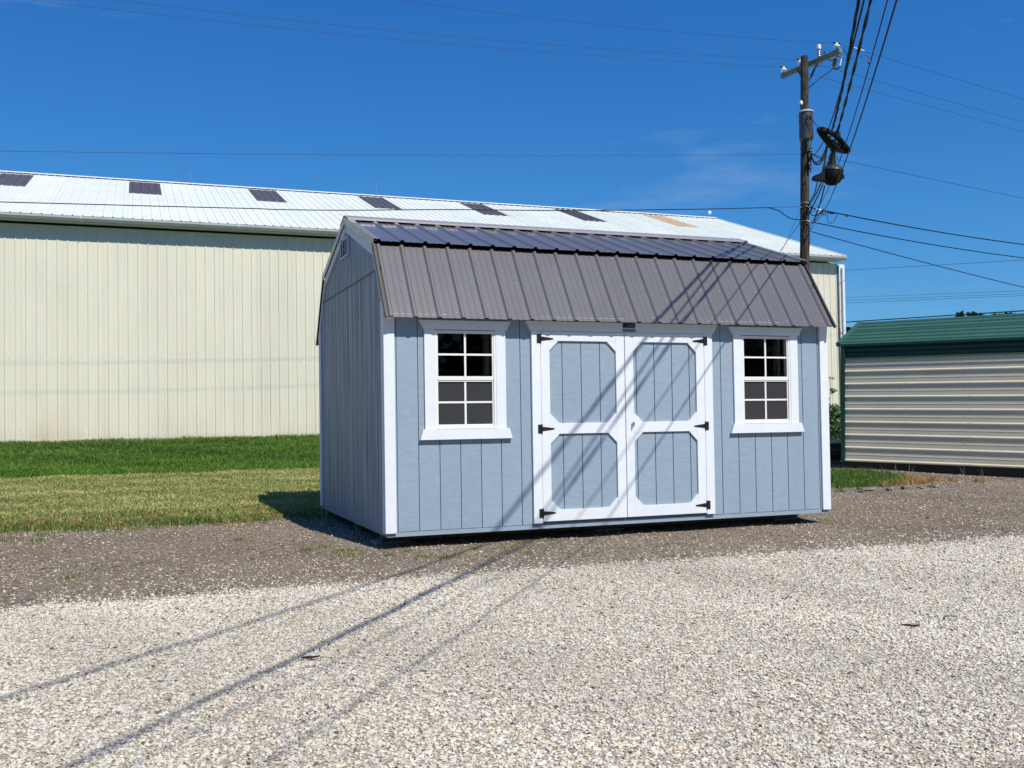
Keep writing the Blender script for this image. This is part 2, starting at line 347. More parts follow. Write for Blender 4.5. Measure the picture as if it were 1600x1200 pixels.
def stones(name, P, rad, tone, tmpl, label, sink=.25):
    TV, TF = tmpl; n = len(P); k = len(TV)
    j = 1+nr.uniform(-.38, .38, (n, k, 3)); Rm = rotmats(n)
    sc = rad[:, None, None]*nr.uniform(.65, 1.15, (n, 1, 3))
    V = np.einsum('nij,nkj->nki', Rm, TV[None]*j)*.62*sc*np.array([1.25, 1.25, .8])
    V = V+P[:, None, :]+np.array([0, 0, 1])*(rad*(.5-sink))[:, None, None]
    F = TF[None]+(np.arange(n)*k)[:, None, None]
    o = raw_mesh(name, V.reshape(-1, 3), F.reshape(-1, 3), np.repeat(tone, k, 0), M['stones']); tag(o, label, 'gravel', kind='stuff'); return o
def palette(n, cols, wts, jit=.12):
    cols = np.array(cols); i = nr.choice(len(cols), n, p=np.array(wts)/sum(wts)); return np.clip(cols[i]*(1+nr.normal(0, jit, (n, 1))), .01, .85)
# pale limestone drive
n = 400000
P = np.stack([nr.uniform(-6, 9.5, n), nr.uniform(-5.6, -1.0, n), np.zeros(n)], -1)
b = -1.42+wobv(P[:, 0])+nr.normal(0, .05, n)+nr.exponential(.05, n)
P = P[P[:, 1] < b]; P[:, 2] = height(P[:, 0], P[:, 1]); ok, dep = in_view(P, 180, 110); P = P[ok]
tone = palette(len(P), [(.60, .545, .445), (.635, .60, .52), (.51, .49, .445), (.575, .49, .375), (.42, .41, .395), (.44, .34, .22), (.14, .11, .085)], [40, 22, 16, 13, 7, 3, 2.5], .07)
big = (1+.05*np.sin(1.3*P[:, 0]+2*P[:, 1])+.05*np.sin(.6*P[:, 0]-1.1*P[:, 1]+2)+.04*np.sin(4.1*P[:, 0]+1.7*P[:, 1]))[:, None]; tone = tone*big
keep = nr.uniform(0, 1, len(P)) < np.clip(1.30-.12*(dep[ok]-3), .5, 1); P = P[keep]; tone = tone[keep]; dd = dep[ok][keep]
rr = (.0042+.0085*nr.uniform(0, 1, len(P))**1.8)*(1+.05*np.clip(dd-5, 0, 6))
nearm = dd < 5.2+nr.normal(0, .35, len(dd))
stones('pale_gravel', P[~nearm], rr[~nearm], tone[~nearm], (OCTV, OCTF), 'pale cream crushed limestone farther up the drive, up to the brown gravel')
stones('pale_gravel', P[nearm], rr[nearm], tone[nearm], (OCTV, OCTF), 'pale cream crushed limestone in the nearest part of the drive')
# brown gravel pad round the shed
n = 130000
P = np.stack([nr.uniform(-7, 12, n), nr.uniform(-1.55, 5.5, n), np.zeros(n)], -1)
lo = -1.42+wobv(P[:, 0]); hi = np.where(P[:, 0] < 5.2, 2.66+.16*np.sin(1.15*P[:, 0]+.5)+.09*np.sin(3.1*P[:, 0]+1.2), 5.5)
P = P[(P[:, 1] > lo) & (P[:, 1] < hi) & ~((P[:, 0] > .2) & (P[:, 0] < 4.7) & (P[:, 1] > .8))]; P[:, 2] = height(P[:, 0], P[:, 1]); ok, dep = in_view(P, 200); P = P[ok]
tone = palette(len(P), [(.30, .245, .18), (.16, .125, .095), (.42, .35, .265), (.56, .485, .38), (.70, .64, .54), (.28, .26, .235), (.33, .18, .09)], [28, 18, 22, 14, 9, 9, 4], .15)
rad = .0042+.0085*nr.uniform(0, 1, len(P))**2; tone = tone*(.97+.10*np.sin(1.1*P[:, 0]+.4)*np.sin(1.9*P[:, 1])+.08*np.sin(3.3*P[:, 0]+2.2*P[:, 1]))[:, None]*np.array([.90, .885, .87])
stones('brown_gravel', P, rad, tone, (OCTV, OCTF), 'brown and grey gravel pad around the blue shed')
# pale stones spilled over the edge of the drive
n = 3800
P = np.stack([nr.uniform(-6, 9, n), np.zeros(n), np.zeros(n)], -1); P[:, 1] = -1.38+wobv(P[:, 0])+nr.exponential(.28, n)
P[:, 2] = height(P[:, 0], P[:, 1]); tone = palette(n, [(.58, .55, .48), (.48, .46, .42), (.36, .33, .28)], [3, 2, 2])
stones('spilled_gravel', P, .0045+.010*nr.uniform(0, 1, n)**2, tone, (OCTV, OCTF), 'pale stones spilled from the drive onto the brown gravel')

def blades(name, P, hgt, wid, tone, label, lean=.35, cat='grass'):
    n = len(P); a = nr.uniform(0, 2*np.pi, n); dx, dy = np.cos(a)*wid/2, np.sin(a)*wid/2
    la = nr.uniform(0, 2*np.pi, n); ll = hgt*np.abs(nr.normal(0, lean, n)); tx, ty = np.cos(la)*ll, np.sin(la)*ll
    V = np.empty((n, 5, 3))
    V[:, 0] = P+np.stack([-dx, -dy, 0*dx-.01], -1); V[:, 1] = P+np.stack([dx, dy, 0*dx-.01], -1)
    V[:, 2] = P+np.stack([dx*.8+tx*.35, dy*.8+ty*.35, hgt*.6], -1); V[:, 3] = P+np.stack([-dx*.8+tx*.35, -dy*.8+ty*.35, hgt*.6], -1)
    V[:, 4] = P+np.stack([tx, ty, hgt], -1)
    F = np.array([(0, 1, 2), (0, 2, 3), (3, 2, 4)])[None]+(np.arange(n)*5)[:, None, None]
    o = raw_mesh(name, V.reshape(-1, 3), F.reshape(-1, 3), np.repeat(tone, 5, 0), M['blades']); tag(o, label, cat, kind='stuff'); return o
def patchy(x, y, s=1.0):
    return (np.sin(1.3*s*x+.7*s*y)+np.sin(-.9*s*x+2.1*s*y+1.7)+np.sin(3.1*s*x+1.9*s*y+.3)+np.sin(5.7*s*x-4.3*s*y)*.7+np.sin(9.1*s*x+7.7*s*y)*.5)/4.2
# dry mown lawn
ledge = lambda x: 2.58+.16*np.sin(1.15*x+.5)+.09*np.sin(3.1*x+1.2)+.05*np.sin(8.3*x)
n = 170000
P = np.stack([nr.uniform(-8.5, 3.2, n), 2.1+(9.3-2.1)*nr.uniform(0, 1, n)**1.1, np.zeros(n)], -1)
P = P[P[:, 1] > ledge(P[:, 0])+nr.normal(0, .07, len(P))-nr.exponential(.07, len(P))]
P = P[~((P[:, 0] > .1) & (P[:, 0] < 4.8) & (P[:, 1] < 3.0))]; P[:, 2] = height(P[:, 0], P[:, 1])
ok, dep = in_view(P, 300); P = P[ok]; dep = dep[ok]
gsel = patchy(P[:, 0]*.8, P[:, 1]*1.2); nearedge = np.clip((3.9-P[:, 1])/1.3, 0, 1)
straw = np.array([.50, .46, .20]); olive = np.array([.30, .34, .10]); grn = np.array([.13, .235, .04]); rust = np.array([.33, .20, .08])
mixv = np.clip(.5+.55*gsel+nr.normal(0, .28, len(P)), 0, 1)[:, None]
tone = straw*mixv+olive*(1-mixv)
g2 = (nr.uniform(0, 1, len(P)) < .10+.25*np.clip(patchy(P[:, 0]*1.7+3, P[:, 1]*2.0), 0, 1)+.30*nearedge)[:, None]; tone = np.where(g2, grn*nr.uniform(.7, 1.4, (len(P), 1)), tone)
clump = np.clip(patchy(P[:, 0]*3.1+1, P[:, 1]*4.2)*3, 0, 1)*np.clip((3.3-P[:, 1])/.6, 0, 1); gc = (nr.uniform(0, 1, len(P)) < .8*clump)[:, None]; tone = np.where(gc, np.array([.075, .15, .028])*nr.uniform(.7, 1.5, (len(P), 1)), tone)
band = np.clip(1-abs(P[:, 1]-3.7-.25*np.sin(.9*P[:, 0]))/.18, 0, 1)*(P[:, 0] < -2.0); gb = (nr.uniform(0, 1, len(P)) < .75*band)[:, None]; tone = np.where(gb, grn, tone)
g3 = (nr.uniform(0, 1, len(P)) < .40*np.clip((4.1-P[:, 1])/1.2, 0, 1)*(patchy(P[:, 0]*2.2, P[:, 1]) > -.3))[:, None]; tone = np.where(g3, rust, tone)
big = (1+.22*patchy(P[:, 0]*1.9+2, P[:, 1]*3.1)+.12*np.sin(P[:, 1]*5.2+.8*np.sin(P[:, 0])))[:, None]
blades('dry_lawn', P, nr.uniform(.015, .042, len(P))*(1+.9*nearedge)*(1+.5*patchy(P[:, 0]*3+2, P[:, 1]*3)), .0045+.0007*dep, tone*big*nr.uniform(.7, 1.25, (len(P), 1)), 'dry yellow green mown lawn left of the shed', 1.0)
# greener bank up to the big building
n = 110000
P = np.stack([nr.uniform(-8.5, 4.0, n), nr.uniform(9.05, 16.05, n), np.zeros(n)], -1); P[:, 2] = height(P[:, 0], P[:, 1])
P = P[P[:, 1] > 9.1+.12*np.sin(1.1*P[:, 0])+nr.normal(0, .08, len(P))]
ok, dep = in_view(P, 300); P = P[ok]; dep = dep[ok]
k = 1.25*patchy(P[:, 0]*.55, P[:, 1]*1.3)+nr.normal(0, .25, len(P)); d1 = np.array([.055, .135, .016]); d2 = np.array([.125, .27, .026]); d3 = np.array([.24, .26, .07])
front = np.clip((11-P[:, 1])/2, 0, 1); mk = np.clip(.35+.4*k+.35*front, 0, 1)[:, None]; tone = d1*(1-mk)+d2*mk
up = np.clip((P[:, 1]-14.6)/.8, 0, 1); g3 = (nr.uniform(0, 1, len(P)) < .10+.35*up*(k > -.1)+.12*(k > .5))[:, None]; tone = np.where(g3, d3, tone)
big = (1+.25*patchy(P[:, 0]*1.3+4, P[:, 1]*2.2))[:, None]
blades('green_bank_grass', P, nr.uniform(.05, .12, len(P))*(1+.4*up)*(1+.35*patchy(P[:, 0]*2+1, P[:, 1]*2.4)), .005+.0006*dep, tone*big*nr.uniform(.7, 1.25, (len(P), 1)), 'dark green grass on the bank below the tan building', .75)
# long stems and weeds along the lawn edge and in the gravel
def tufts(name, spots, per, sp, hlo, hhi, cols, label, lean=.5):
    Ps = []
    for (x, y, s_) in spots:
        m_ = int(per*s_); q = np.stack([x+nr.normal(0, sp*s_, m_), y+nr.normal(0, sp*.8*s_, m_), np.zeros(m_)], -1); Ps.append(q)
    P = np.concatenate(Ps); P[:, 2] = height(P[:, 0], P[:, 1]); tone = palette(len(P), cols, [1]*len(cols), .2)
    blades(name, P, nr.uniform(hlo, hhi, len(P)), .007, tone, label, lean)
tufts('gravel_weeds', [(-2.6, -.29, 1), (-1.99, -1.22, .7), (-.66, .34, .8), (-.5, .45, .7), (-.37, .13, 1), (-.34, -.1, 1.3), (-.05, -.25, .7), (-3.26, 1.84, 1.2), (-3.02, 1.76, 1), (.19, -.46, .6), (.37, -.59, .8), (.15, -.1, .5), (.75, -.25, .5), (1.6, -.05, .6), (1.1, -.62, .6), (-1.2, 1.1, .5), (-3.6, .7, .8), (-3.0, 2.1, .9), (-1.9, 2.2, .7), (-1.3, 2.25, .9), (-2.4, 2.2, 1.2), (-2.15, 2.25, 1.1), (-3.4, 2.0, 1.1), (-2.75, 2.3, 1.2), (-1.6, 2.3, 1), (-.95, 2.35, .9), (-3.7, 2.2, 1.2)],
      60, .06, .012, .04, [(.10, .20, .03), (.14, .22, .045), (.20, .20, .06)], 'sparse green weeds growing in the brown gravel')
tufts('lawn_edge_weeds', [(-2.5+.13*i+nr.uniform(-.1, .1), 2.45+nr.uniform(-.15, .1), nr.uniform(.4, 1.1)) for i in range(14)]+[(-3.6+.2*i, 2.5, .8) for i in range(6)],
      110, .09, .03, .10, [(.09, .20, .03), (.13, .24, .04), (.20, .21, .07)], 'leafy green weeds along the edge of the lawn')
tufts('shadow_stems', [(.25, .28, .3), (.05, .35, .3), (.45, .3, .3), (-.1, .75, .3), (-.2, 1.7, .3), (-.3, 2.4, .6)], 30, .05, .06, .17, [(.16, .17, .08), (.10, .14, .05)], 'thin grass stems by the corner of the shed', .25)
# grass patch right of the shed
n = 26000
P = np.stack([nr.uniform(5.8, 10.2, n), nr.uniform(2.5, 5.3, n), np.zeros(n)], -1)
poly_ = np.array([(6.2, 2.75), (7.6, 2.78), (8.5, 2.82), (9.1, 3.2), (9.55, 3.8), (9.6, 4.5), (9.0, 4.9), (6.4, 4.6)]); ins = np.zeros(len(P), bool)
px_, py_ = P[:, 0]+nr.normal(0, .05, n), P[:, 1]+nr.normal(0, .05, n)
for i in range(len(poly_)):
    (xa, ya), (xb, yb) = poly_[i], poly_[i-1]
    ins ^= ((ya > py_) != (yb > py_)) & (px_ < (xb-xa)*(py_-ya)/(yb-ya+1e-9)+xa)
P = P[ins]; P[:, 2] = height(P[:, 0], P[:, 1])
blades('grass_patch', P, nr.uniform(.05, .13, len(P))*(.6+.5*np.clip((P[:, 1]-2.8)*2, 0, 1)), .009, palette(len(P), [(.06, .135, .02), (.11, .21, .03), (.20, .25, .06)], [3, 3, 1], .2), 'green grass patch on the gravel right of the shed', .45)
tufts('dead_grass', [(8.95, 3.15, 1.3), (9.15, 3.25, 1.2), (9.4, 3.45, 1), (9.2, 3.05, 1), (8.7, 2.85, .7), (8.3, 2.8, .5), (9.5, 3.2, .7), (9.9, 3.1, .45), (10.2, 2.9, .4), (9.7, 3.35, .5), (9.6, 3.7, .6)], 190, .11, .02, .11, [(.50, .27, .11), (.60, .38, .17), (.40, .19, .08), (.22, .20, .07)], 'orange brown dead grass at the end of the green patch', .9)
tufts('tall_seed_stems', [(8.85, 3.35, .3), (9.2, 3.5, .3), (9.6, 3.6, .3), (9.95, 2.9, .3), (10.2, 2.8, .3)], 16, .08, .2, .36, [(.22, .24, .12), (.30, .30, .18)], 'tall thin seed stems in front of the green roofed shed', .25)
slabs = [(7.02, 2.60, .09), (7.30, 2.50, .11), (7.46, 2.36, .07), (7.62, 2.44, .12), (7.85, 2.55, .06), (8.02, 2.42, .08), (8.18, 2.55, .05), (8.38, 2.50, .09), (8.62, 2.46, .06), (8.9, 2.5, .08), (9.15, 2.42, .05)]
ORD = ['first', 'second', 'third', 'fourth', 'fifth', 'sixth', 'seventh', 'eighth', 'ninth', 'tenth', 'eleventh']
sb = MB().prism([(-1, -.5, 0), (-.3, -.75, 0), (.8, -.55, 0), (1, .2, 0), (.35, .7, 0), (-.8, .55, 0)], (.05, 0, .28)).mesh('flat_stone', M['slab'])
for i, (x, y, s_) in enumerate(slabs):
    o = place(sb, 'flat_stone', None, (x, y, float(height(x, y))+.005)); o.scale = (s_, s_*rng.uniform(.7, 1.1), s_*rng.uniform(.6, 1.4)); o.rotation_euler = (rng.uniform(-.2, .2), rng.uniform(-.25, .25), rng.uniform(0, 6.28))
    tag(o, ORD[i]+' flat grey stone from the left along the front edge of the grass patch', 'stone', 'flat stones along the grass patch right of the shed')
def twig(pts, r, label):
    P_ = [(x, y, float(height(x, y))+.018+.006*(i % 2)) for i, (x, y) in enumerate(pts)]
    tag(MB().tube(P_, r, 6).build('twig', M['twig']), label, 'twig')
twig([(2.085, -3.85), (2.105, -3.875), (2.135, -3.885), (2.165, -3.915)], [.003, .007, .008, .004], 'thick dark broken twig on the pale gravel, lower of the pair')
twig([(2.46, -3.80), (2.50, -3.79), (2.56, -3.80)], .0035, 'thin dark twig on the pale gravel, right of the thick broken one')
twig([(1.99, -2.94), (2.02, -2.92), (2.05, -2.93)], .004, 'tiny dark twig lying farthest up the pale gravel')
twig([(-1.34, -3.29), (-1.31, -3.315), (-1.27, -3.30), (-1.245, -3.315)], [.004, .008, .006, .003], 'short dark stick on the pale gravel at left')

# ------------------------------------------------------------------ blue storage shed
SH = thing('storage_shed', 'blue grey gambrel roofed storage shed with white double doors and two windows', 'shed')
LN, WD = 4.877, 3.048
EY, EZ, KY, KZ, PY, PZ = -.133, 1.978, .317, 2.719, 1.524, 3.175
def roof_z(y):
    y = min(y, WD-y)
    return EZ+(y-EY)*(KZ-EZ)/(KY-EY) if y < KY else KZ+(y-KY)*(PZ-KZ)/(PY-KY)
wins = [(.765, 0), (4.105, 1)]
DX0, DX1, DM = 1.524, 3.340, 2.428
ZB = .045
# backing wall with openings
wb = MB(); ops = [(c-.30, c+.30, .97, 1.88) for c, _ in wins]
xs = [0.02]; 
for c, _ in wins: xs += [c-.30, c+.30]
xs.append(LN-.02)
for i in range(len(xs)-1):
    if i % 2 == 0: wb.box(xs[i], xs[i+1], .0105, .09, ZB, 2.12)
    else: wb.box(xs[i], xs[i+1], .0105, .09, ZB, .97); wb.box(xs[i], xs[i+1], .0105, .09, 1.88, 2.12)
front = wb.build('wall', M['groove'], SH)
gr = [.1016+.2032*n for n in range(24)]
edges = [.02]+gr+[LN-.02]; G = .0042
def board(x0, x1, z0, z1, par, mat_='siding'):
    if x1-x0 < .012: return
    MB().box(x0, x1, 0, .0105, z0, z1).build('siding_board', M[mat_], par)
for i in range(len(edges)-1):
    a, b_ = edges[i]+(G if i else 0), edges[i+1]-(G if i < len(edges)-2 else 0)
    if b_ > 1.45 and a < 3.42:   # door zone: keep only what sticks out at its sides
        if a < 1.45: board(a, 1.45, ZB, 2.12, front)
        if b_ > 3.42: board(3.42, b_, ZB, 2.12, front)
        continue
    cut = None
    for c, _ in wins:
        if b_ > c-.30 and a < c+.30: cut = c
    if cut is None: board(a, b_, ZB, 2.12, front)
    else:
        board(a, b_, ZB, .93, front); board(a, b_, 1.90, 2.12, front)
        if a < cut-.36: board(a, cut-.36, .93, 1.90, front)
        if b_ > cut+.36: board(cut+.36, b_, .93, 1.90, front)
# back wall
bw = MB().box(.02, LN-.02, WD-.09, WD, ZB, 2.12).build('wall', M['siding'], SH)
# gable walls
def gable(xo, sgn):
    """outer face plane x = xo, sgn = outward direction"""
    def poly(y0, y1, z0, cap=None):
        cz = cap if cap else z0
        yc = EY+(cz+.035-EZ)/(KZ-EZ)*(KY-EY)
        ys = sorted([y0, y1]+[q for q in (KY, PY, WD-KY, yc, WD-yc) if y0 < q < y1])
        top = [(y, min(roof_z(y)-.035, cap) if cap else roof_z(y)-.035) for y in ys]
        if cap:
            if all(z >= cap-1e-6 for _, z in top): top = [(y0, cap), (y1, cap)]
        else:
            if all(z <= z0 for _, z in top): return None
            top = [(y, max(z, z0+.002)) for y, z in top]
        return [(y0, z0), (y1, z0)]+top[::-1]
    inn = -sgn
    wq = MB().prism([(xo+inn*.0105, y, z) for y, z in poly(.012, WD-.012, ZB)], (inn*.06, 0, 0)).build('wall', M['groove'], SH)
    ge = [.02]+[.10+.2032*n for n in range(15)]+[WD-.02]; SEAM = 2.463
    for i in range(len(ge)-1):
        a, b_ = ge[i]+(G if i else 0), ge[i+1]-(G if i < len(ge)-2 else 0)
        if b_-a < .012: continue
        q = poly(a, b_, ZB, SEAM-.008)
        MB().prism([(xo, y, z) for y, z in q], (inn*.0105, 0, 0)).build('siding_board', M['siding_shade'], wq)
        q = poly(a, b_, SEAM+.008)
        if q: MB().prism([(xo, y, z) for y, z in q], (inn*.0105, 0, 0)).build('siding_board', M['siding_shade'], wq)
    # flashing in the seam
    MB().box(min(xo+sgn*.006, xo-sgn*.008), max(xo+sgn*.006, xo-sgn*.008), .19, WD-.19, SEAM-.0075, SEAM+.0075).build('seam_flashing', M['iron'], wq)
    # rake trim boards
    pr = [(EY+.05, roof_z(EY+.05)), (KY, KZ), (PY, PZ), (WD-KY, KZ), (WD-EY-.05, roof_z(EY+.05))]
    for i in range(4):
        (ya, za), (yb, zb_) = pr[i], pr[i+1]; d = Vector((0, yb-ya, zb_-za)).normalized(); nn = Vector((0, d.z, -d.y))
        if nn.z > 0: nn = -nn
        wdt = .085 if i in (1, 2) else .05
        A = Vector((xo, ya, za))+nn*.028; B = Vector((xo, yb, zb_))+nn*.028
        MB().prism([A, B, B+nn*wdt-(d*.03 if i in (1, 2) else -d*.0), A+nn*wdt+(d*.03 if i in (1, 2) else d*0)], (sgn*.018, 0, 0)).build('rake_board', M['white'], SH)
    # corner boards on the side
    for y0 in (0, WD-.085):
        x0, x1 = sorted((xo, xo+sgn*.019)); MB().box(x0, x1, y0, y0+.085, .035, 2.14 if y0 == 0 else 2.14).build('corner_board', M['white'], SH)
    return wq
gl = gable(0, -1); gable(LN, 1)
# vent in the left gable
vt = MB(); vy0, vy1, vz0, vz1 = 1.44, 1.80, 2.80, 3.0
for a in ((vy0, vy1, vz0, vz0+.012), (vy0, vy1, vz1-.012, vz1), (vy0, vy0+.018, vz0+.012, vz1-.012), (vy1-.018, vy1, vz0+.012, vz1-.012)): vt.box(-.018, -.0005, *a)
vent = vt.build('gable_vent', M['white'], SH)
for k in (1, 2): yv = vy0+(vy1-vy0)*k/3; MB().box(-.016, -.0015, yv-.006, yv+.006, vz0+.018, vz1-.018).build('vent_bar', M['white'], vent)
for k in range(6): z = vz0+.026+k*.026; MB().prism([(-.014, vy0+.022, z+.012), (-.012, vy0+.022, z+.014), (-.003, vy0+.022, z+.004), (-.005, vy0+.022, z)], (0, vy1-vy0-.044, 0)).build('louver', M['interior'], vent)
# front corner boards
for x0, x1 in ((-.019, .082), (LN-.082, LN+.019)): MB().box(x0, x1, -.021, -.0005, .036, 2.02).build('corner_board', M['white'], SH)
for x0, x1 in ((-.019, .082), (LN-.082, LN+.019)): MB().box(x0, x1, WD+.0005, WD+.021, .036, 2.02).build('corner_board', M['white'], SH)
# rim and floor, skids, blocks
MB().box(.0, LN, .004, .042, 0, .043).build('rim_joist', M['siding'], SH)
MB().box(.003, .042, .043, WD-.043, 0, .043).build('rim_joist', M['siding_shade'], SH)
MB().box(LN-.042, LN-.003, .043, WD-.043, 0, .043).build('rim_joist', M['siding_shade'], SH)
MB().box(0, LN, WD-.042, WD, 0, .043).build('rim_joist', M['siding'], SH)
MB().box(.05, LN-.05, .045, WD-.045, .006, .04).build('floor', M['wood'], SH)
for y0 in (.42, 1.48, 2.54): MB().box(.06, LN-.06, y0, y0+.09, -.085, .004).build('skid', M['wood'], SH)
for x0 in (.02, 2.3, 4.5):
    for y0 in (.36, 2.48):
        z = float(height(x0+.15, y0+.1)); MB().box(x0-.04, x0+.30, y0, y0+.19, z-.02, -.0865).build('support_block', M['block'], SH)
# soffit
MB().box(.0, LN, -.112, -.022, 2.004, 2.014).build('soffit', M['white'], SH)
# --- ribbed roof sheets
PITCH = .2286
def rib_profile(x0, x1, first, pitch=PITCH, h=.019, wb_=.052, wt=.020, minor=True):
    pts = [(x0, 0.)]
    k = math.floor((x0-first)/pitch)-1
    while first+k*pitch < x1+pitch:
        c = first+k*pitch
        for dx, hh in ((-wb_/2, 0), (-wt/2, h), (wt/2, h), (wb_/2, 0)):
            if x0 < c+dx < x1: pts.append((c+dx, hh))
        if minor:
            for mc in (.085, .145):
                for dx, hh in ((-.010, 0), (-.005, .003), (.005, .003), (.010, 0)):
                    if x0 < c+mc+dx < x1: pts.append((c+mc+dx, hh))
        k += 1
    pts.append((x1, 0.)); return sorted(pts)
def sheet(prof, A, B, along, nrm, thick=.0015):
    """profile (u,h) swept from A to B; along = unit vector of u, nrm = surface normal"""
    A, B, al, nn = Vector(A), Vector(B), Vector(along), Vector(nrm); m = MB(); n = len(prof)
    for base in (A, B):
        m.v += [tuple(base+al*u+nn*h) for u, h in prof]
    for base in (A, B):
        m.v += [tuple(base+al*u+nn*(h-thick)) for u, h in prof]
    for i in range(n-1):
        m.f += [(i, i+1, n+i+1, n+i), (2*n+i, 3*n+i, 3*n+i+1, 2*n+i+1), (i, 2*n+i, 2*n+i+1, i+1), (n+i, n+i+1, 3*n+i+1, 3*n+i)]
    m.f += [(0, n, 3*n, 2*n), (n-1, 3*n-1, 4*n-1, 2*n-1)]
    return m
RX0, RX1 = -.028, LN+.028
FR = .252
def roof_sheets(Ay, Az, By, Bz, name, sgn=1, first=FR):
    d = Vector((0, By-Ay, Bz-Az)).normalized(); nn = Vector((0, -d.z, d.y))
    if nn.z < 0: nn = -nn
    a = RX0; e = first+.114
    while e < RX0+.15: e += PITCH*4
    cuts = [RX0]; q = first+.5*PITCH+PITCH*1
    while q < RX1-.1: cuts.append(q); q += .9144
    cuts.append(RX1)
    for i in range(len(cuts)-1):
        A_ = Vector((0, Ay, Az))+nn*.001*(i % 2); B_ = Vector((0, By, Bz))+nn*.001*(i % 2)
        sheet(rib_profile(cuts[i]-(.012 if i else 0), cuts[i+1], first), A_, B_, (1, 0, 0), nn).build(name, M['roof'], SH)
def lerp(a, b, t): return a+(b-a)*t
# lower front slope stops a little under the upper sheets
roof_sheets(EY, EZ, lerp(EY, KY, .985), lerp(EZ, KZ, .985)-.006, 'roof_panel')
uo = .035
dyu, dzu = (PY-KY), (PZ-KZ); lu = math.hypot(dyu, dzu)
roof_sheets(KY-uo*dyu/lu-.012, KZ-uo*dzu/lu+.028, PY-.02, PZ-.007+.020, 'roof_panel')
roof_sheets(WD-EY, EZ, WD-lerp(EY, KY, .985), lerp(EZ, KZ, .985)-.006, 'roof_panel')
roof_sheets(WD-(KY-uo*dyu/lu-.012), KZ-uo*dzu/lu+.028, WD-PY+.02, PZ-.007+.020, 'roof_panel')
# roof deck under the sheets (dark underlayment)
pr = [(EY+.02, EZ-.012+.03), (KY+.005, KZ-.012), (PY, PZ-.012), (WD-KY-.005, KZ-.012), (WD-EY-.02, EZ-.012+.03)]
dk = MB()
for i in range(4):
    (ya, za), (yb, zb_) = pr[i], pr[i+1]
    dk.prism([(0.004, ya, za), (0.004, yb, zb_), (0.004, yb, zb_-.014), (0.004, ya, za-.014)], (LN-.008, 0, 0))
dk.build('roof_deck', M['iron'], SH)
# ridge cap
for s_ in (1, -1):
    y1 = PY-s_*.19; zt = PZ+.056
    A = Vector((RX0-.004, PY-s_*.0005, zt)); Bp = Vector((RX0-.004, y1, zt-.19*dzu/dyu+.008)); 
    MB().prism([A, Bp, Bp+Vector((0, -s_*.004, -.020)), Bp+Vector((0, s_*.003, -.018)), A+Vector((0, 0, -.003))], (RX1-RX0+.008, 0, 0)).build('ridge_cap', M['ridgecap'], SH)
# rake flashing over the sheet edges at both gables
for xo, sg in ((RX0, -1), (RX1, 1)):
    for (ya, za, yb, zb_, wid, lift) in ((EY-.004, EZ-.006, KY, KZ-.006, .022, .020), (KY-uo*dyu/lu-.008, KZ-uo*dzu/lu+.024, PY, PZ+.012, .055, .024), (WD-EY+.004, EZ-.006, WD-KY, KZ-.006, .022, .020), (WD-(KY-uo*dyu/lu-.008), KZ-uo*dzu/lu+.024, PY, PZ+.012, .055, .024)):
        d = Vector((0, yb-ya, zb_-za)).normalized(); nn = Vector((0, -d.z, d.y)); nn = -nn if nn.z < 0 else nn
        A = Vector((xo, ya, za)); Bq = Vector((xo, yb, zb_))
        dn = .045 if wid > .03 else .018
        m_ = MB().prism([A-nn*dn, Bq-nn*dn, Bq+nn*lift, A+nn*lift], (sg*.003, 0, 0))
        m_.prism([A+nn*lift, A+nn*(lift+.002), A+nn*(lift+.002)-Vector((sg*wid, 0, 0)), A+nn*lift-Vector((sg*wid, 0, 0))], Bq-A)
        m_.build('rake_flashing', M['flash'] if wid > .03 else M['iron'], SH)
# screws, one joined part
sc = MB()
def screw_rows(Ay, Az, By, Bz, ts, out, nn):
    for t_ in ts:
        y, z = lerp(Ay, By, t_), lerp(Az, Bz, t_)
        for k in range(22):
            x = FR-.06+k*PITCH+rng.uniform(-.008, .008)
            if RX0 < x < RX1:
                c_ = Vector((x, y, z))+nn*.001; out.lathe(c_, [(.0065, 0), (.0065, .004), (.003, .006)], 6, nn)
d = Vector((0, KY-EY, KZ-EZ)).normalized(); nlow = Vector((0, -d.z, d.y)); screw_rows(EY, EZ, KY, KZ, (.07, .5, .94), sc, nlow)
d = Vector((0, dyu, dzu)).normalized(); nup = Vector((0, -d.z, d.y)); screw_rows(KY, KZ, PY, PZ, (.12, .6), sc, nup*1.0)
tag(sc.build('roof_screws', M['steel'], SH), kind='stuff')
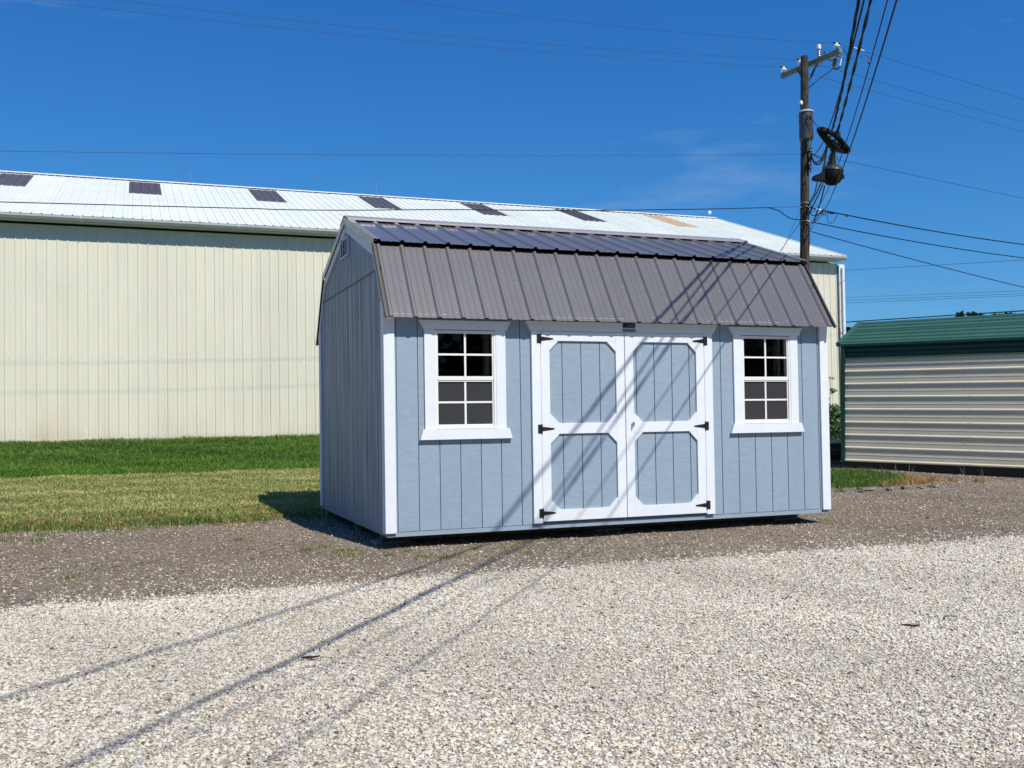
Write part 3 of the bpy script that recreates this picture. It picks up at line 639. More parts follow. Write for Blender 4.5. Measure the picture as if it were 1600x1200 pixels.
# --- windows
for c, right in wins:
    W = MB().box(c-.302, c-.280, -.019, .05, .968, 1.878).box(c+.280, c+.302, -.019, .05, .968, 1.878).box(c-.280, c+.280, -.019, .05, 1.862, 1.878).box(c-.280, c+.280, -.019, .05, .968, .985).build('window', M['vinyl'], SH, bevel=.002)
    for s_ in (-1, 1):
        x0, x1 = sorted((c+s_*.303, c+s_*.400)); MB().box(x0, x1, -.022, -.0005, .966, 1.884).build('side_casing', M['white'], W, bevel=.0015)
    MB().prism([(c-.407, -.040, 1.885), (c+.407, -.040, 1.885), (c+.452, -.040, 1.970), (c-.452, -.040, 1.970)], (0, .0395, 0)).build('head_casing', M['white'], W, bevel=.0015)
    MB().prism([(c-.453, -.040, .870), (c+.453, -.040, .870), (c+.425, -.040, .965), (c-.425, -.040, .965)], (0, .0395, 0)).build('sill_board', M['white'], W, bevel=.0015)
    def ring(name, x0, x1, z0, z1, wl, wt_, wbt, ya, yb):
        return MB().box(x0, x0+wl, ya, yb, z0, z1).box(x1-wl, x1, ya, yb, z0, z1).box(x0+wl, x1-wl, ya, yb, z1-wt_, z1).box(x0+wl, x1-wl, ya, yb, z0, z0+wbt).build(name, M['vinyl'], W, bevel=.001)
    ring('upper_sash', c-.279, c+.279, 1.418, 1.861, .012, .010, .036, -.012, .010)
    ring('lower_sash', c-.279, c+.279, .986, 1.417, .012, .014, .022, -.006, .016)
    for zz0, zz1, y0, y1 in ((1.455, 1.851, -.008, -.003), (1.009, 1.402, .000, .004)):
        MB().box(c-.0095, c+.0095, y0, y1, zz0, zz1).build('muntin', M['vinyl'], W)
        zm = 1.656 if zz0 > 1.2 else 1.213
        MB().box(c-.266, c-.0097, y0, y1, zm-.009, zm+.009).build('muntin', M['vinyl'], W); MB().box(c+.0097, c+.266, y0, y1, zm-.009, zm+.009).build('muntin', M['vinyl'], W)
    for x0, x1 in ((c-.266, c-.0095), (c+.0095, c+.266)):
        for z0, z1 in ((1.665, 1.851), (1.455, 1.647)): MB().box(x0, x1, -.002, .001, z0, z1).build('pane', M['glass'], W)
        for z0, z1 in ((1.222, 1.402), (1.009, 1.204)): MB().box(x0, x1, .0055, .0075, z0, z1).build('screened_pane', M['screen'], W)
    # studs seen through the glass
    MB().box(c-.34, c-.31, .092, .17, .1, 2.1).build('stud', M['wood'], W); MB().box(c+.255, c+.29, .12, .20, .1, 2.1).build('stud', M['wood'], W)
# near-black sheets that paint in the shade inside the room
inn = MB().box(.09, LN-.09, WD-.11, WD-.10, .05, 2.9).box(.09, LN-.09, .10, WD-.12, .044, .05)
inn.build('room_shade_lining', M['interior'], SH)
# --- door surround
for x0, x1 in ((1.430, 1.5215), (3.3435, 3.440)): MB().box(x0, x1, -.030, -.0005, .055, 1.887).build('door_jamb', M['white'], SH, bevel=.0015)
dh = MB().prism([(1.424, -.044, 1.889), (3.447, -.044, 1.889), (3.500, -.044, 1.982), (1.372, -.044, 1.982)], (0, .0435, 0)).build('door_head', M['white'], SH, bevel=.0015)
pq = MB().box(2.405, 2.540, -.0495, -.0445, 1.933, 1.978).build('plaque', M['plaque'], dh)
mk = MB().box(2.447, 2.528, -.0505, -.0497, 1.948, 1.962)
mk.build('plaque_lettering', M['plaque_mark'], dh); MB().lathe((2.425, -.0497, 1.955), [(.009, 0), (.009, .001)], 10, (0, -1, 0)).build('plaque_emblem', M['iron'], dh)
MB().box(2.402, 2.545, -.0475, -.0445, 1.893, 1.922).build('sticker', M['sticker'], dh)
def door(x0, x1, grooves, hinge_left):
    D = MB().box(x0+.002, x1-.002, .0, .010, .07, 1.886).build('door', M['groove'], SH)
    e = [x0+.08]+grooves+[x1-.08]
    for i in range(len(e)-1):
        a, b_ = e[i]+(G if i else 0), e[i+1]-(G if i < len(e)-2 else 0)
        MB().box(a, b_, -.010, -.0005, .10, 1.86).build('siding_board', M['siding'], D)
    ya, yb = -.030, -.0105
    xi0, xi1 = x0+.091, x1-.094; zt = 1.795
    for a, b_ in ((x0, xi0), (xi1, x1)): MB().box(a, b_, ya, -.0005, .070, 1.885).build('stile', M['white'], D, bevel=.0012)
    for z0, z1 in ((1.795, 1.885), (.902, 1.004), (.070, .176)): MB().box(xi0+.0006, xi1-.0006, ya+.0005, yb, z0, z1).build('rail', M['white'], D, bevel=.0012)
    gs = .094
    for z0, z1 in ((1.0046, 1.7944), (.1766, .9014)):
        for xx, sx_ in ((xi0+.0006, 1), (xi1-.0006, -1)):
            for zz, sz_ in ((z0, 1), (z1, -1)):
                MB().prism([(xx, ya+.001, zz), (xx+sx_*gs, ya+.001, zz), (xx, ya+.001, zz+sz_*gs)], (0, yb-ya-.001, 0)).build('corner_gusset', M['white'], D)
    for hz in (1.815, .952, .150):
        hx = x0 if hinge_left else x1; s_ = 1 if hinge_left else -1
        h_ = MB().box(min(hx-s_*.040, hx-s_*.004), max(hx-s_*.040, hx-s_*.004), -.0345, -.0305, hz-.042, hz+.042)
        h_.prism([(hx+s_*.004, -.0345, hz-.021), (hx+s_*.125, -.0345, hz-.006), (hx+s_*.135, -.0345, hz), (hx+s_*.125, -.0345, hz+.006), (hx+s_*.004, -.0345, hz+.021)], (0, .004, 0))
        h_.tube([(hx, -.036, hz-.046), (hx, -.036, hz+.046)], .0055, 8)
        H_ = h_.build('hinge', M['black'], D); H_.data.shade_flat()
    return D
D1 = door(DX0, DM-.004, [1.755, 1.958, 2.161], True)
D2 = door(DM+.004, DX1, [2.565, 2.768, 2.971, 3.174], False)
lt = MB().tube([(2.498, -.030, .990), (2.498, -.050, .988)], .008, 8).tube([(2.498, -.052, 1.008), (2.500, -.055, .985), (2.496, -.052, .950)], [.006, .009, .006], 8).lathe((2.512, -.030, .985), [(.016, 0), (.014, .006), (.009, .012), (.009, .022)], 12, (0, -1, 0))
lt.build('door_latch', M['chrome'], D2)
# dark strip coloured as the shade in the gap under the doors
MB().box(1.524, 3.340, .034, .040, .0435, .069).build('door_gap_shade', M['iron'], SH)

# ------------------------------------------------------------------ big tan metal building
BT = -.006; BZ = .567
BL = thing('metal_building', 'long tan metal clad building with white ribbed roof behind the shed', 'building', (-4.944, 16.144, BZ), BT)
UL, UR = -12.44, 24.12
WT = 5.80-BZ
def wprof(w_, first, h=.018): return rib_profile(0, w_, first, .2286, h, .045, .018, True)
pw = sheet(wprof(.9144-.002, .111+.0), (0, 0, .0), (0, 0, WT), (1, 0, 0), (0, -1, 0)).mesh('wall_panel', M['tan'])
k = 0; u = UR-.9144
while u > UL-.01:
    place(pw, 'wall_panel', BL, (u, -.004*(k % 2), .012)); u -= .9144; k += 1
UL = u+.9144
MB().box(UL, UR-.0, .006, .12, -.45, .010).build('foundation', M['concrete'], BL)
MB().box(UL+.01, UR-.01, .004, .09, .011, WT).build('wall_core', M['gutter'], BL)
# gable end walls and back
HD = 6.72; RZ = 8.65-BZ; GZ = 5.998-BZ; RO = .353
for u0, sg in ((UR, 1), (UL, -1)):
    m_ = MB().prism([(u0-sg*.06, .095, 0), (u0-sg*.06, 2*HD-.01, 0), (u0-sg*.06, 2*HD-.01, WT), (u0-sg*.06, HD, RZ-.10), (u0-sg*.06, .095, WT)], (sg*.05, 0, 0)).build('gable_wall', M['tan'], BL)
    gp = sheet(rib_profile(0, .9124, .111), (0, 0, 0), (0, 0, WT), (0, 1, 0), (sg, 0, 0)).mesh('wall_panel', M['tan'])
    for j in range(14): place(gp, 'wall_panel', BL, (u0+sg*.002, .12+j*.9144, .012))
MB().box(UL, UR, 2*HD-.01, 2*HD+.01, 0, WT).build('back_wall', M['tan'], BL)
# white corner trim, downspout
MB().box(UR-.010, UR+.20, -.040, -.030, .0, WT-.01).box(UR+.19, UR+.20, -.030, .12, .0, WT-.01).build('corner_trim', M['tan_trim'], BL)
ds = MB().box(UR+.05, UR+.135, -.115, -.0405, .1, WT-.12).build('downspout', M['tan_trim'], BL)
for z in (1.2, 3.1, 4.7): MB().box(UR-.05, UR+.16, -.120, -.1155, z, z+.02).build('strap', M['gutter'], ds)
MB().box(UR-.075, UR-.055, -.05, -.021, .0, WT-.05).build('conduit', M['bark'], BL)
# roof
rd = Vector((0, HD+RO, RZ-GZ)); rl = rd.length; rd.normalize(); rn = Vector((0, -rd.z, rd.y))
A0 = Vector((0, -RO, GZ)); RP = .225
def rsheet(l0, l1, m): return sheet(rib_profile(0, .898, .1125, RP, .020, .045, .018, True), A0+rd*l0, A0+rd*l1, (1, 0, 0), rn).mesh('roof_panel', M[m])
full = rsheet(0, rl-.02, 'whiteroof'); lowp = rsheet(0, 4.60, 'whiteroof'); topp = rsheet(7.20, rl-.02, 'whiteroof'); skyp = sheet(rib_profile(0, .898, .1125, RP, .020, .045, .018, True), A0+rd*4.57+rn*.004, A0+rd*7.22+rn*.004, (1, 0, 0), rn).mesh('skylight_panel', M['skylight'])
skyt = skyp.copy(); skyt.materials.clear(); skyt.materials.append(M['skylight_tan'])
k0 = -17
for k in range(k0, 24):
    u = 2.74+.9*k; off = .003*(k % 2)
    if u > UR+.1: break
    if k == 23:
        sheet(rib_profile(u, 24.10, u+.1125, RP, .020, .045, .018, True), A0+Vector((0, 0, off)), A0+rd*(rl-.02)+Vector((0, 0, off)), (1, 0, 0), rn).build('roof_panel', M['whiteroof'], BL)
        continue
    if k % 4 == 0:
        place(lowp, 'roof_panel', BL, (u, 0, off)); place(topp, 'roof_panel', BL, (u, 0, off)); place(skyt if k == 20 else skyp, 'skylight_panel', BL, (u, 0, off))
    else: place(full, 'roof_panel', BL, (u, 0, off))
RU0, RU1 = 2.74+.9*k0, 24.10
MB().prism([(RU0, HD, RZ-.01), (RU0, 2*HD+RO, GZ), (RU0, 2*HD+RO, GZ-.02), (RU0, HD, RZ-.03)], (RU1-RU0, 0, 0)).build('back_roof', M['whiteroof'], BL)
MB().prism([(RU0, -RO+.12, GZ-.045), (RU0, HD, RZ-.10), (RU0, HD, RZ-.125), (RU0, -RO+.12, GZ-.07)], (RU1-RU0, 0, 0)).build('roof_deck', M['gutter'], BL)
for s_ in (1, -1): MB().prism([(RU0-.02, HD, RZ+.05), (RU0-.02, HD-s_*.20, RZ+.05-.20*rd.z/rd.y), (RU0-.02, HD-s_*.20, RZ+.042-.20*rd.z/rd.y), (RU0-.02, HD, RZ+.042)], (RU1-RU0+.04, 0, 0)).build('ridge_cap', M['tan_trim'], BL)
for u0 in (RU0, RU1):
    MB().prism([A0+Vector((u0, 0, -.06)), A0+rd*rl+Vector((u0, 0, -.06)), A0+rd*rl+Vector((u0, 0, .035)), A0+Vector((u0, 0, .035))], (.03, 0, 0)).build('rake_trim', M['tan_trim'], BL)
# gutter
gy0 = -RO-.02
MB().prism([(RU0, gy0+.12, GZ-.005), (RU0, gy0+.12, GZ-.125), (RU0, gy0+.03, GZ-.125), (RU0, gy0-.01, GZ-.06), (RU0, gy0-.01, GZ-.012), (RU0, gy0+.005, GZ-.012), (RU0, gy0+.006, GZ-.055), (RU0, gy0+.035, GZ-.115), (RU0, gy0+.112, GZ-.115), (RU0, gy0+.112, GZ-.005)], (RU1-RU0+.03, 0, 0)).build('gutter', M['gutter'], BL)
MB().box(RU0+.02, RU1-.02, gy0+.125, -.001, GZ-.135, GZ-.125).build('soffit', M['tan_trim'], BL)
for j in range(9): MB().box(-9.3+3.66*j, -9.28+3.66*j, gy0-.014, gy0+.115, GZ-.128, GZ-.126).box(-9.3+3.66*j, -9.28+3.66*j, gy0-.014, gy0-.011, GZ-.07, GZ-.008).build('gutter_strap', M['tan_trim'], BL)
# lightning rods on the ridge
for u, h in ((4.58, .42), (10.69, .45), (16.88, .45)):
    MB().tube([(u, HD, RZ+.05), (u, HD, RZ+.05+h)], .006, 5).lathe((u, HD, RZ+.045), [(.05, 0), (.05, .02), (.02, .05)], 8).build('lightning_rod', M['steel'], BL)
r_ = MB().tube([(23.9, HD, RZ+.05), (23.9, HD, RZ+.17)], .012, 6).build('lightning_rod', M['steel'], BL)
MB().lathe((23.9, HD, RZ+.14), [(.01, 0), (.06, .03), (.075, .075), (.06, .12), (.01, .15)], 12).build('glass_ball', M['porcelain'], r_)
ws = MB()
for z in (.35, 2.05, 3.75):
    for k in range(160):
        ws.lathe((UR-.06-k*.2286+.02, -.0015, z+rng.uniform(-.01, .01)), [(.0075, 0), (.0075, .006)], 5, (0, -1, 0))
ws.smooth = False; tag(ws.build('wall_screws', M['bark'], BL), kind='stuff')
rs_ = MB()
for l in (.35, 2.0, 3.3, 4.6, 6.0):
    for k in range(150):
        rs_.lathe(A0+rd*l+Vector((UR-.05-k*.225, 0, 0))+rn*.003, [(.011, 0), (.011, .008)], 5, rn)
rs_.smooth = False; tag(rs_.build('roof_screws', M['gutter'], BL), kind='stuff')

# ------------------------------------------------------------------ green roofed shed at right
GA = -1.070
GS = thing('metal_garage', 'small metal shed with dark green roof and beige horizontal ribbed wall at right', 'shed', (10.01, 5.61, .185), GA)
GS.rotation_euler = (0, .020, GA)
GL, GD = 6.4, 2.3
def hprof(z0, z1, first, pitch=.2286):
    pts = [(z0, 0.)]; k = -2
    while first+k*pitch < z1+pitch:
        c = first+k*pitch
        for dx, hh in ((-.022, 0), (-.010, .017), (.006, .017), (.024, 0), (.092, 0), (.098, .0028), (.106, .0028), (.118, 0), (.150, 0), (.156, .0028), (.164, .0028), (.176, 0)):
            if z0 < c+dx < z1: pts.append((c+dx, hh))
        k += 1
    pts.append((z1, 0.)); return sorted(pts)
# beige wall: three courses of sheet, two lengths each
for z0, z1 in ((0, .6), (.6, 1.27), (1.27, 1.845)):
    for a, b_ in ((.05, 3.0), (3.0, 5.95), (5.95, GL)):
        sheet(hprof(z0, z1-.001, .0235), (a, -.001 if a > 1 else 0, 0), (b_-.001, -.001 if a > 1 else 0, 0), (0, 0, 1), (0, -1, 0)).build('wall_panel', M['beige'], GS)
for a, b_ in ((.05, 3.0), (3.0, 5.95), (5.95, GL)):
    sheet(hprof(1.846, 2.095, 1.875, .085), (a, -.002, 0), (b_-.001, -.002, 0), (0, 0, 1), (0, -1, 0)).build('frieze_panel', M['greentrim'], GS)
MB().box(.05, GL, .03, .05, .0, 2.08).build('wall_core', M['iron'], GS)
MB().box(-.012, .058, -.034, .05, -.01, 2.09).build('corner_post', M['greentrim'], GS)
MB().box(.06, GL, -.033, -.030, 1.836, 1.872).build('green_drip_strip', M['green'], GS)
GRZ, GEZ, GEY = 2.60, 2.115, -.035
GH = 1.16
d = Vector((0, GH-GEY, GRZ-GEZ)); dl = d.length; d.normalize(); nn = Vector((0, -d.z, d.y))
for i, (l0, l1) in enumerate(((0, .68), (.68, dl))):
    for a, b_ in ((-.07, 3.0), (3.0, 5.95), (5.95, GL+.08)):
        prf = []; 
        pts = [(l0, 0.)]; c = l0+.10
        while c < l1:
            for dx, hh in ((-.028, 0), (-.014, .022), (.014, .022), (.028, 0)):
                if l0 < c+dx < l1: pts.append((c+dx, hh))
            c += .19
        pts.append((l1, 0.))
        E0 = Vector((a, GEY, GEZ))+nn*(.003*i); E1 = Vector((b_, GEY, GEZ))+nn*(.003*i)
        sheet(pts, E0, E1, d, nn).build('roof_panel', M['green'], GS)
MB().prism([(-.07, GH, GRZ), (-.07, 2*GH+.04, GEZ), (-.07, 2*GH+.04, GEZ-.01), (-.07, GH, GRZ-.01)], (GL+.15, 0, 0)).build('back_roof', M['green'], GS)
MB().prism([(-.075, GEY-.006, GEZ-.035), (-.075, GEY-.006, GEZ+.006), (-.075, GEY+.012, GEZ-.004), (-.075, GEY+.012, GEZ-.035)], (GL+.16, 0, 0)).build('eave_trim', M['greentrim'], GS)
E0 = Vector((-.085, GEY-.012, GEZ-.03)); 
MB().prism([E0, E0+d*(dl+.02), E0+d*(dl+.02)+nn*.065, E0+nn*.065], (.085, 0, 0)).build('rake_trim', M['green'], GS)
MB().prism([(-.04, .05, 0), (-.04, 2*GH-.02, 0), (-.04, 2*GH-.02, 2.06), (-.04, GH, GRZ-.06), (-.04, .05, 2.06)], (.04, 0, 0)).build('gable_wall', M['beige'], GS)
MB().box(-.03, GL, 2*GH-.02, 2*GH, 0, 2.06).build('back_wall', M['beige'], GS)
MB().prism([(GL, .05, 0), (GL, 2*GH-.02, 0), (GL, 2*GH-.02, 2.06), (GL, GH, GRZ-.06), (GL, .05, 2.06)], (.03, 0, 0)).build('gable_wall', M['beige'], GS)
for y0 in (.06, 1.1, 2.1): MB().box(.0, GL, y0, y0+.10, -.15, -.012).build('skid', M['iron'], GS)
MB().box(-.02, GL, .04, 2*GH-.04, -.030, -.004).build('floor', M['iron'], GS)
gsr = MB()
for x in (1.1, 2.1, 3.05, 4.2, 5.4):
    for k in range(8):
        gsr.lathe((x, -.025, .03+k*.2286), [(.007, 0), (.007, .004)], 5, (0, -1, 0))
        if k < 6: gsr.lathe(Vector((x, GEY, GEZ))+d*(.10+.19*k)+nn*.022, [(.009, 0), (.009, .005)], 5, nn)
gsr.smooth = False; tag(gsr.build('panel_screws', M['iron'], GS), kind='stuff')

# low flatbed seen through the gap
fp = at(1302, 690, 18.2); 
TR = thing('flatbed_trailer', 'low dark flatbed with a pale rail seen in the gap between the two sheds', 'trailer', (fp.x, fp.y, float(height(fp.x, fp.y))), .25)
tz = fp.z-TR.location.z
MB().box(-1.4, 1.2, -.03, 1.2, tz-.16, tz-.005).build('deck', M['trailer'], TR); MB().box(-1.42, 1.22, -.075, -.031, tz-.03, tz+.03).build('side_rail', M['palebar'], TR)
MB().box(-1.3, 1.15, .0, .03, .06, tz-.165).build('skirt', M['trailer'], TR)
for x in (-.8, .6): MB().lathe((x, .10, .16), [(.06, -.09), (.16, -.085), (.16, .085), (.06, .09)], 14, (0, 1, 0)).build('wheel', M['iron'], TR)
# vine and bush at the building's end
def leaves(name, pts, size, m, parent, n_each=1):
    V = []; F = []
    for p_ in pts:
        a, b_ = rng.uniform(0, 6.28), rng.uniform(-.9, .9); sx = size*rng.uniform(.6, 1.3)
        u_ = Vector((math.cos(a)*math.cos(b_), math.sin(a)*math.cos(b_), math.sin(b_))); w_ = u_.orthogonal().normalized(); w_ = Matrix.Rotation(rng.uniform(0, 6.28), 3, u_)@w_; q = Vector(p_); b0 = len(V)
        V += [q, q+u_*sx*.45+w_*sx*.30, q+u_*sx, q+u_*sx*.45-w_*sx*.30]; F.append((b0, b0+1, b0+2, b0+3))
    mb = MB(); mb.v = [tuple(v) for v in V]; mb.f = F
    o = mb.build(name, m, parent); return tag(o, kind='stuff')
vb = at(1297, 668, 29.0); VN = thing('vine', 'thin leafy vine climbing the tan wall beside the green roofed shed', 'plant', (vb.x, vb.y, vb.z))
st = [(0, 0, 0)]+[(at(px, py, 29.0)-vb).to_tuple() for px, py in ((1298, 645), (1297, 625), (1298, 605), (1296, 588))]
MB().tube(st, .008, 5).build('stem', M['bark'], VN)
lm = MB().prism([(0, 0, 0), (.07, .02, .05), (.17, 0, .04), (.20, .01, .0), (.13, -.01, -.05), (.05, 0, -.04)], (0, .004, 0)).mesh('leaf', M['leaf'])
for px, py, r in ((1294, 590, .2), (1293.5, 596, 2.6), (1296, 608, .1), (1299, 607, .5), (1296, 615, -.4), (1298, 643, 2.9), (1301, 649, .3), (1297, 622, 3.0)):
    q = at(px, py, 28.95)-vb; o = place(lm, 'leaf', VN, q); o.rotation_euler = (rng.uniform(-.6, .6), r, rng.uniform(-.6, .6)-.3)
bb = at(1300, 700, 26.0); BU = thing('bush', 'small green bush at the foot of the tan wall between the sheds', 'bush', (bb.x, bb.y, float(height(bb.x, bb.y))))
pts = []
for i in range(2600):
    a, r, z = rng.uniform(0, 6.28), rng.uniform(0, 1)**.5, rng.uniform(0, 1); rr = .55*(1-.5*z)*(1+.2*math.sin(3*a+5*z))
    pts.append((math.cos(a)*r*rr, math.sin(a)*r*rr, .08+z*.82+rng.uniform(-.05, .1)))
leaves('crown', pts, .085, M['leaf'], BU); MB().tube([(0, 0, 0), (.03, 0, .4), (0, .05, .8)], [.03, .02, .008], 6).build('stem', M['bark'], BU)
# treetops beyond the green shed
def tree(px, top_py, dep, wpx, kind, label):
    tp = at(px, top_py, dep); gz_ = float(height(tp.x, tp.y)); Hh = tp.z-gz_; R_ = wpx/FPX*dep/2
    T = thing('conifer_tree' if kind else 'broadleaf_tree', label, 'tree', (tp.x, tp.y, gz_), 0, 'treetops beyond the green roofed shed')
    MB().tube([(0, 0, 0), (.05, .02, Hh*.5), (0, 0, Hh*.93)], [.16, .1, .02], 7).build('trunk', M['bark'], T)
    pts = []
    if kind:
        for i in range(2600):
            z = rng.uniform(.25, 1)**.8; a = rng.uniform(0, 6.28); rr = R_*1.0*(1-z)**.8*4*(.55+.45*abs(math.sin(z*34)))*rng.uniform(.2, 1); pts.append((math.cos(a)*rr, math.sin(a)*rr, z*Hh))
    else:
        cl = [(rng.uniform(-1, 1)*R_*.75, rng.uniform(-1, 1)*R_*.75, Hh-R_*.55-rng.uniform(0, 1)**1.5*R_*1.5) for _ in range(18)]+[(0, 0, Hh-R_*.35)]
        for cx, cy, cz in cl:
            for i in range(170):
                v = Vector((rng.gauss(0, 1), rng.gauss(0, 1), rng.gauss(0, 1))).normalized()*R_*.36*rng.uniform(.5, 1); pts.append((cx+v.x, cy+v.y, cz+v.z*.8))
    leaves('crown', pts, .30, M['leafdark'], T)
tree(1500, 491, 60, 10, 1, 'pointed dark conifer top showing left of the rounded tree')
tree(1519, 489.5, 62, 26, 0, 'rounded dark treetop, tallest above the green roof')
tree(1556, 493.5, 66, 10, 0, 'tiny treetop just showing in the middle of the green ridge')
tree(1577, 491.5, 64, 13, 0, 'small treetop near the right end of the green ridge')
tree(1321, 514, 60, 14, 0, 'dark treetop in the gap left of the green roof edge')

def big_tree(x, y, Hh, R_, label, grp):
    z0 = float(height(x, y)); T = thing('broadleaf_tree', label, 'tree', (x, y, z0), 0, grp)
    MB().tube([(0, 0, 0), (.1, .1, Hh*.35), (-.1, 0, Hh*.8)], [.30, .22, .06], 8).build('trunk', M['bark'], T)
    pts = []
    for k in range(34):
        a, rr, zz = rng.uniform(0, 6.28), rng.uniform(0, 1)**.5*R_*.75, rng.uniform(.16, .92); c_ = Vector((math.cos(a)*rr*(1.15-.6*zz), math.sin(a)*rr*(1.15-.6*zz), Hh*zz))
        for i in range(95):
            v = Vector((rng.gauss(0, 1), rng.gauss(0, 1), rng.gauss(0, 1))).normalized()*R_*.34*rng.uniform(.5, 1); pts.append((c_.x+v.x, c_.y+v.y, max(.4, c_.z+v.z*.8)))
    leaves('crown', pts, .55, M['leaf'], T)
for i in range(8):
    big_tree(-24+7.2*i+rng.uniform(-1.5, 1.5), -27+rng.uniform(-3, 3)+.05*(i-3)**2, rng.uniform(10, 14), rng.uniform(4.2, 5.4), ORD[i]+' tall leafy tree from the left in the row across the drive, behind the viewer', 'row of trees across the drive')
for i in range(4):  # guessed trees, added out of view to darken the left gable
    big_tree(-29+rng.uniform(-2, 2), -18+8.5*i, rng.uniform(9, 12), rng.uniform(4.2, 5.2), ORD[i]+' tall leafy tree counted from the drive, added unseen at left to shade the gable', 'unseen trees added at left for shade')

# ------------------------------------------------------------------ utility pole
PD = 22.5
ptop, pmid = at(1257, 88, PD), at(1257.4, 430, PD); ax = (pmid-ptop).normalized()
base = ptop+ax*((ptop.z-.05)/-ax.z)
UPo = thing('utility_pole', 'weathered wooden utility pole with crossarm and grey transformer behind the shed', 'utility pole', tuple(base))
B = Vector(base)
rel = lambda v: Vector(v)-B
def rp(px, py, dd=0): return at(px, py, PD+dd)-B
Hl = (ptop-B).length
MB().tube([rel(ptop)+(-rel(ptop))*t_+Vector((.006*math.sin(9*t_), .006*math.cos(7*t_), 0)) for t_ in (0, .1, .25, .4, .55, .7, .85, 1.02)], [.088, .092, .098, .104, .110, .118, .126, .134], 20).build('pole_shaft', M['pole'], UPo)
# crossarm: horizontal beam through both ends at one height
zc = at(1257, 101, PD+.14).z
a0, a1 = atz(1221.5, 119.5, zc), atz(1313.5, 79, zc); adir = (a1-a0).normalized(); side = adir.cross(Vector((0, 0, 1)))
if side.dot(_f) < 0: side = -side
armc = rel(a0).lerp(rel(a1), .4)
MB().prism([rel(a0)+side*(-.045)+Vector((0, 0, -.055)), rel(a0)+side*.045+Vector((0, 0, -.055)), rel(a0)+side*.045+Vector((0, 0, .055)), rel(a0)+side*(-.045)+Vector((0, 0, .055))], rel(a1)-rel(a0)).build('crossarm', M['arm'], UPo, bevel=.006)
MB().beam(rp(1280, 93, .05), rp(1264, 126, -.02), .012, .05).build('brace', M['iron'], UPo)
MB().beam(rp(1246, 108, .05), rp(1252.5, 120, -.02), .012, .04).build('brace', M['iron'], UPo)
def insulator(px, py):
    q = atz(px, py, zc+.16); t_ = (q-a0).dot(adir); q = a0+adir*t_+Vector((0, 0, .055)); q = rel(q)
    i_ = MB().lathe(q+Vector((0, 0, .05)), [(.035, 0), (.075, .02), (.078, .045), (.05, .07), (.03, .085), (.034, .10), (.012, .125)], 14).build('insulator', M['porcelain'], UPo)
    MB().tube([q, q+Vector((0, 0, .07))], .012, 6).build('pin', M['iron'], i_); MB().tube([q+Vector((-.10, 0, .165)), q+Vector((.0, 0, .15)), q+Vector((.10, 0, .165))], .016, 6).build('clamp', M['iron'], i_)
    return q+Vector((0, 0, .155))
iL, iM_, iR = insulator(1224, 108), insulator(1248.5, 96), insulator(1307, 71)
# lightning arrester and fuse cutout on the arm
q = rp(1279.5, 78, -.1)
MB().lathe(q-Vector((0, 0, .17)), [(.03, 0), (.045, .01), (.03, .05), (.045, .06), (.03, .10), (.045, .11), (.03, .15), (.045, .16), (.05, .24), (.04, .28), (.015, .29)], 12).build('surge_arrester', M['steel'], UPo)
MB().lathe(q+Vector((0, 0, .02)), [(.048, 0), (.052, .06), (.044, .10), (.01, .115)], 12).build('arrester_cap', M['porcelain'], UPo)
MB().tube([q-Vector((0, 0, .16)), q+Vector((.06, -.02, -.16)), rp(1288, 80, 0), rp(1289.5, 86, 0)], .014, 6).build('arrester_bracket', M['iron'], UPo)
q0, q1 = rp(1306, 90, -.05), rp(1302, 104, -.05)
MB().lathe(q1, [(.03, 0), (.055, .02), (.03, .05), (.055, .07), (.03, .10), (.055, .12), (.03, .15), (.055, .17), (.03, .20), (.02, (q0-q1).length)], 10, q0-q1).build('fuse_insulator', M['dark_ins'], UPo)
MB().tube([rp(1315, 91, -.1), rp(1312, 104, -.1)], .014, 6).build('fuse_tube', M['porcelain'], UPo)
MB().tube([q0, rp(1308, 87, -.05), rp(1316, 90, -.1), rp(1318, 93, -.1)], .018, 6).build('fuse_bracket', M['iron'], UPo); MB().tube([rp(1313, 104, -.1), rp(1307, 108, -.1), rp(1302, 106, -.05)], .026, 6).build('fuse_hinge', M['iron'], UPo)
MB().tube([rp(1295, 90, 0), rp(1295, 94, -.02), rp(1302, 94, -.05)], .014, 6).build('mount_bracket', M['iron'], UPo)
# transformer on the camera side of the pole
tq = rp(1260, 219, -.27); th = (rp(1260, 175, -.27)-tq).z
MB().lathe(tq, [(.12, 0), (.155, .0), (.162, .012), (.160, .03), (.160, th*.55), (.164, th*.57), (.160, th*.6), (.160, th-.02)], 24).build('transformer', M['xformer'], UPo)
MB().lathe(tq+Vector((0, 0, th-.02)), [(.165, 0), (.175, .004), (.175, .03), (.12, .06), (.02, .075)], 24).build('transformer_lid', M['lid'], UPo)
bq = rp(1252, 168, -.20)
MB().lathe(bq, [(.03, 0), (.045, .015), (.03, .03), (.045, .045), (.03, .06), (.02, .07)], 10).build('bushing', M['dark_ins'], UPo)
MB().lathe(bq+Vector((0, 0, .07)), [(.035, 0), (.042, .03), (.036, .07), (.012, .095)], 10).build('bushing_cap', M['porcelain'], UPo)
MB().box(*sum([(c_-.05, c_+.05) for c_ in rp(1254, 205, -.08)], ())).build('transformer_mount', M['iron'], UPo)
for (sx_, ln) in ((1256, 185), (1262, 186), (1267, 184)): MB().tube([rp(sx_, 180, -.42), rp(sx_, ln, -.45)], .018, 6).build('terminal', M['iron'], UPo)
